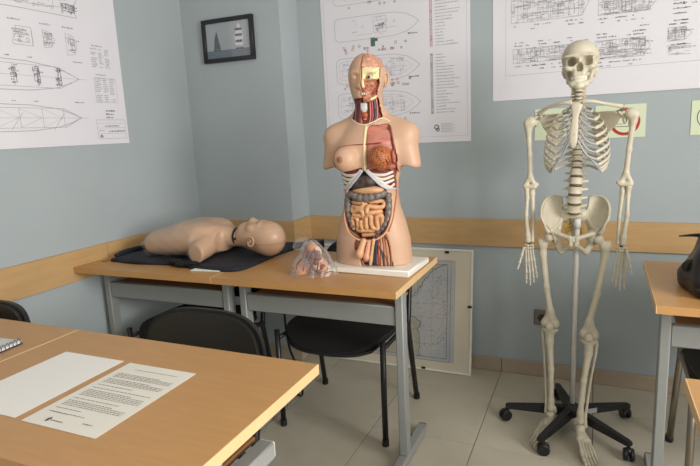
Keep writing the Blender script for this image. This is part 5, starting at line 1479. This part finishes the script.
# legs
KN = {-1: np.array([-.096, -.022, .462]), 1: np.array([.057, -.052, .441])}
AN = {-1: np.array([-.084, -.046, .094]), 1: np.array([.034, -.104, .086])}
TR = {-1: np.array([-.143, .006, .826]), 1: np.array([.117, .002, .822])}
TOE = {-1: np.array([-.30, -1.0]), 1: np.array([.30, -1.0])}
for sg in (-1, 1):
    h_, k_, a_, t_ = HJ[sg], KN[sg], AN[sg], TR[sg]
    def fem(X, Y, Z, h_=h_, k_=k_, t_=t_, sg=sg):
        d = s_ell(X, Y, Z, h_ + np.array([sg * .004, -.004, 0]), (.0215, .0215, .0215))
        base = t_ + np.array([-sg * .012, -.002, -.016])
        d = s_min(d, s_cone(X, Y, Z, h_ + np.array([sg * .010, 0, -.004]), base, .0125, .015), .010)
        d = s_min(d, s_ell(X, Y, Z, t_ + np.array([-sg * .002, .002, -.004]), (.014, .018, .020)), .010)
        s0 = base + np.array([0, 0, -.035]); s1 = base * .5 + k_ * .5 + np.array([0, -.008, 0]); s2 = k_ + np.array([0, 0, .07])
        d = s_min(d, s_chain(X, Y, Z, [base, s0, s1, s2], [.017, .0145, .0120, .0135], .012), .012)
        d = s_min(d, s_cone(X, Y, Z, s2, k_ + np.array([-.016, .004, .016]), .0125, .018), .012)
        d = s_min(d, s_cone(X, Y, Z, s2, k_ + np.array([.016, .004, .016]), .0125, .018), .012)
        d = s_min(d, s_ell(X, Y, Z, k_ + np.array([-.019, .004, .014]), (.018, .026, .019)), .008)
        d = s_min(d, s_ell(X, Y, Z, k_ + np.array([.019, .004, .014]), (.018, .026, .019)), .008)
        return d
    BH('femur', fem, (min(h_[0], t_[0], k_[0]) - .06, -.11, .42), (max(h_[0], t_[0], k_[0]) + .06, .06, .89), .0038)
    pt = BH('patella', lambda X, Y, Z, k_=k_: s_ell(X, Y, Z, k_ + np.array([0, -.034, .012]), (.017, .009, .018)), k_ - .05 - np.array([0, .03, 0]), k_ + .05, .003)
    def tib(X, Y, Z, k_=k_, a_=a_, sg=sg):
        top = k_ + np.array([0, .002, -.012])
        d = s_ell(X, Y, Z, top + np.array([-.015, 0, 0]), (.020, .020, .010)); d = s_min(d, s_ell(X, Y, Z, top + np.array([.015, 0, 0]), (.020, .020, .010)), .008)
        n1 = top + np.array([0, -.006, -.055]); m1 = k_ * .5 + a_ * .5 + np.array([-sg * .003, -.006, 0]); n2 = a_ + np.array([0, 0, .045])
        d = s_min(d, s_cone(X, Y, Z, top + np.array([0, 0, -.008]), n1, .021, .0150), .014)
        d = s_min(d, s_chain(X, Y, Z, [n1, m1, n2, a_ + np.array([0, 0, .010])], [.0145, .0112, .0120, .0165], .012), .012)
        return s_min(d, s_cone(X, Y, Z, a_ + np.array([-sg * .014, 0, .012]), a_ + np.array([-sg * .019, 0, -.008]), .009, .006), .006)
    BH('tibia', tib, np.minimum(k_, a_) - np.array([.055, .045, .02]), np.maximum(k_, a_) + np.array([.055, .045, .01]), .0036)
    fb = [k_ + np.array([sg * .028, .014, -.030]), k_ + np.array([sg * .027, .012, -.07]), k_ * .5 + a_ * .5 + np.array([sg * .023, .010, 0]), a_ + np.array([sg * .019, .004, .03]), a_ + np.array([sg * .021, .004, -.012])]
    BH('fibula', lambda X, Y, Z, fb=fb: s_chain(X, Y, Z, fb, [.0088, .0058, .0050, .0062, .0080], .006), np.min(fb, 0) - .02, np.max(fb, 0) + .02, .003)
    # foot
    tv = TOE[sg] / np.linalg.norm(TOE[sg]); sv = np.array([-tv[1], tv[0]]) * 1.0       # forward and sideways (to +X)
    def FP(f, s, z, a_=a_, tv=tv, sv=sv): return np.array([a_[0] + tv[0] * f + sv[0] * s, a_[1] + tv[1] * f + sv[1] * s, z])
    def tars(X, Y, Z, FP=FP, a_=a_, sg=sg):
        z0 = a_[2]
        d = s_ell(X, Y, Z, FP(.004, 0, z0 - .020), (.020, .022, .016))                                   # talus
        d = s_min(d, s_cone(X, Y, Z, FP(-.005, 0, z0 - .040), FP(-.050, sg * .002, z0 - .052), .018, .018), .010)       # heel bone
        d = s_min(d, s_cone(X, Y, Z, FP(.02, -sg * .010, z0 - .026), FP(.058, -sg * .018, z0 - .034), .0125, .0115), .006)
        d = s_min(d, s_cone(X, Y, Z, FP(.01, sg * .010, z0 - .042), FP(.056, sg * .018, z0 - .048), .0125, .0110), .006)
        d = s_min(d, s_cone(X, Y, Z, FP(.04, 0, z0 - .034), FP(.066, 0, z0 - .038), .012, .0105), .006)
        return d + .0010 * np.sin(X * 300) * np.sin(Y * 260 + 1)
    fo = BH('foot', tars, a_ - np.array([.085, .11, a_[2] - .002]), a_ + np.array([.085, .085, .02]), .0034)
    for k in range(5):                      # big toe on the inner side
        s0 = -sg * (.021 - .0105 * k); s1 = -sg * (.025 - .0125 * k)
        z0 = a_[2] - (.036, .036, .040, .044, .048)[k]
        Lm = (.128, .138, .134, .126, .116)[k]; r0 = (.0088, .0062, .0058, .0056, .0056)[k]
        zt = .020 if k else .022
        g = MB()
        c = [FP(.058, s0, z0), FP(.095, (s0 + s1) / 2, (z0 + zt) / 2 + .004), FP(Lm, s1, zt)]
        g.tube(crom(c, 9), [r0 * 1.15, r0 * .85, r0 * .7, r0 * .7, r0 * .85, r0 * 1.15, r0 * .8], 8)
        seg = ((.030, .024), (.026, .012, .009), (.024, .011, .009), (.021, .010, .008), (.018, .008, .008))[k]
        f = Lm + .002; dz = zt
        for j, Ls in enumerate(seg):
            rr0 = r0 * (.95 - .12 * j)
            g.tube(np.linspace(FP(f, s1, dz), FP(f + Ls, s1 * 1.02, dz - .003), 6), [rr0 * 1.1, rr0 * .75, rr0 * .65, rr0 * .75, rr0 * 1.0, rr0 * .6], 8); f += Ls + .0015; dz -= .003
        g.build('toe', BONEM, fo, 'auto')
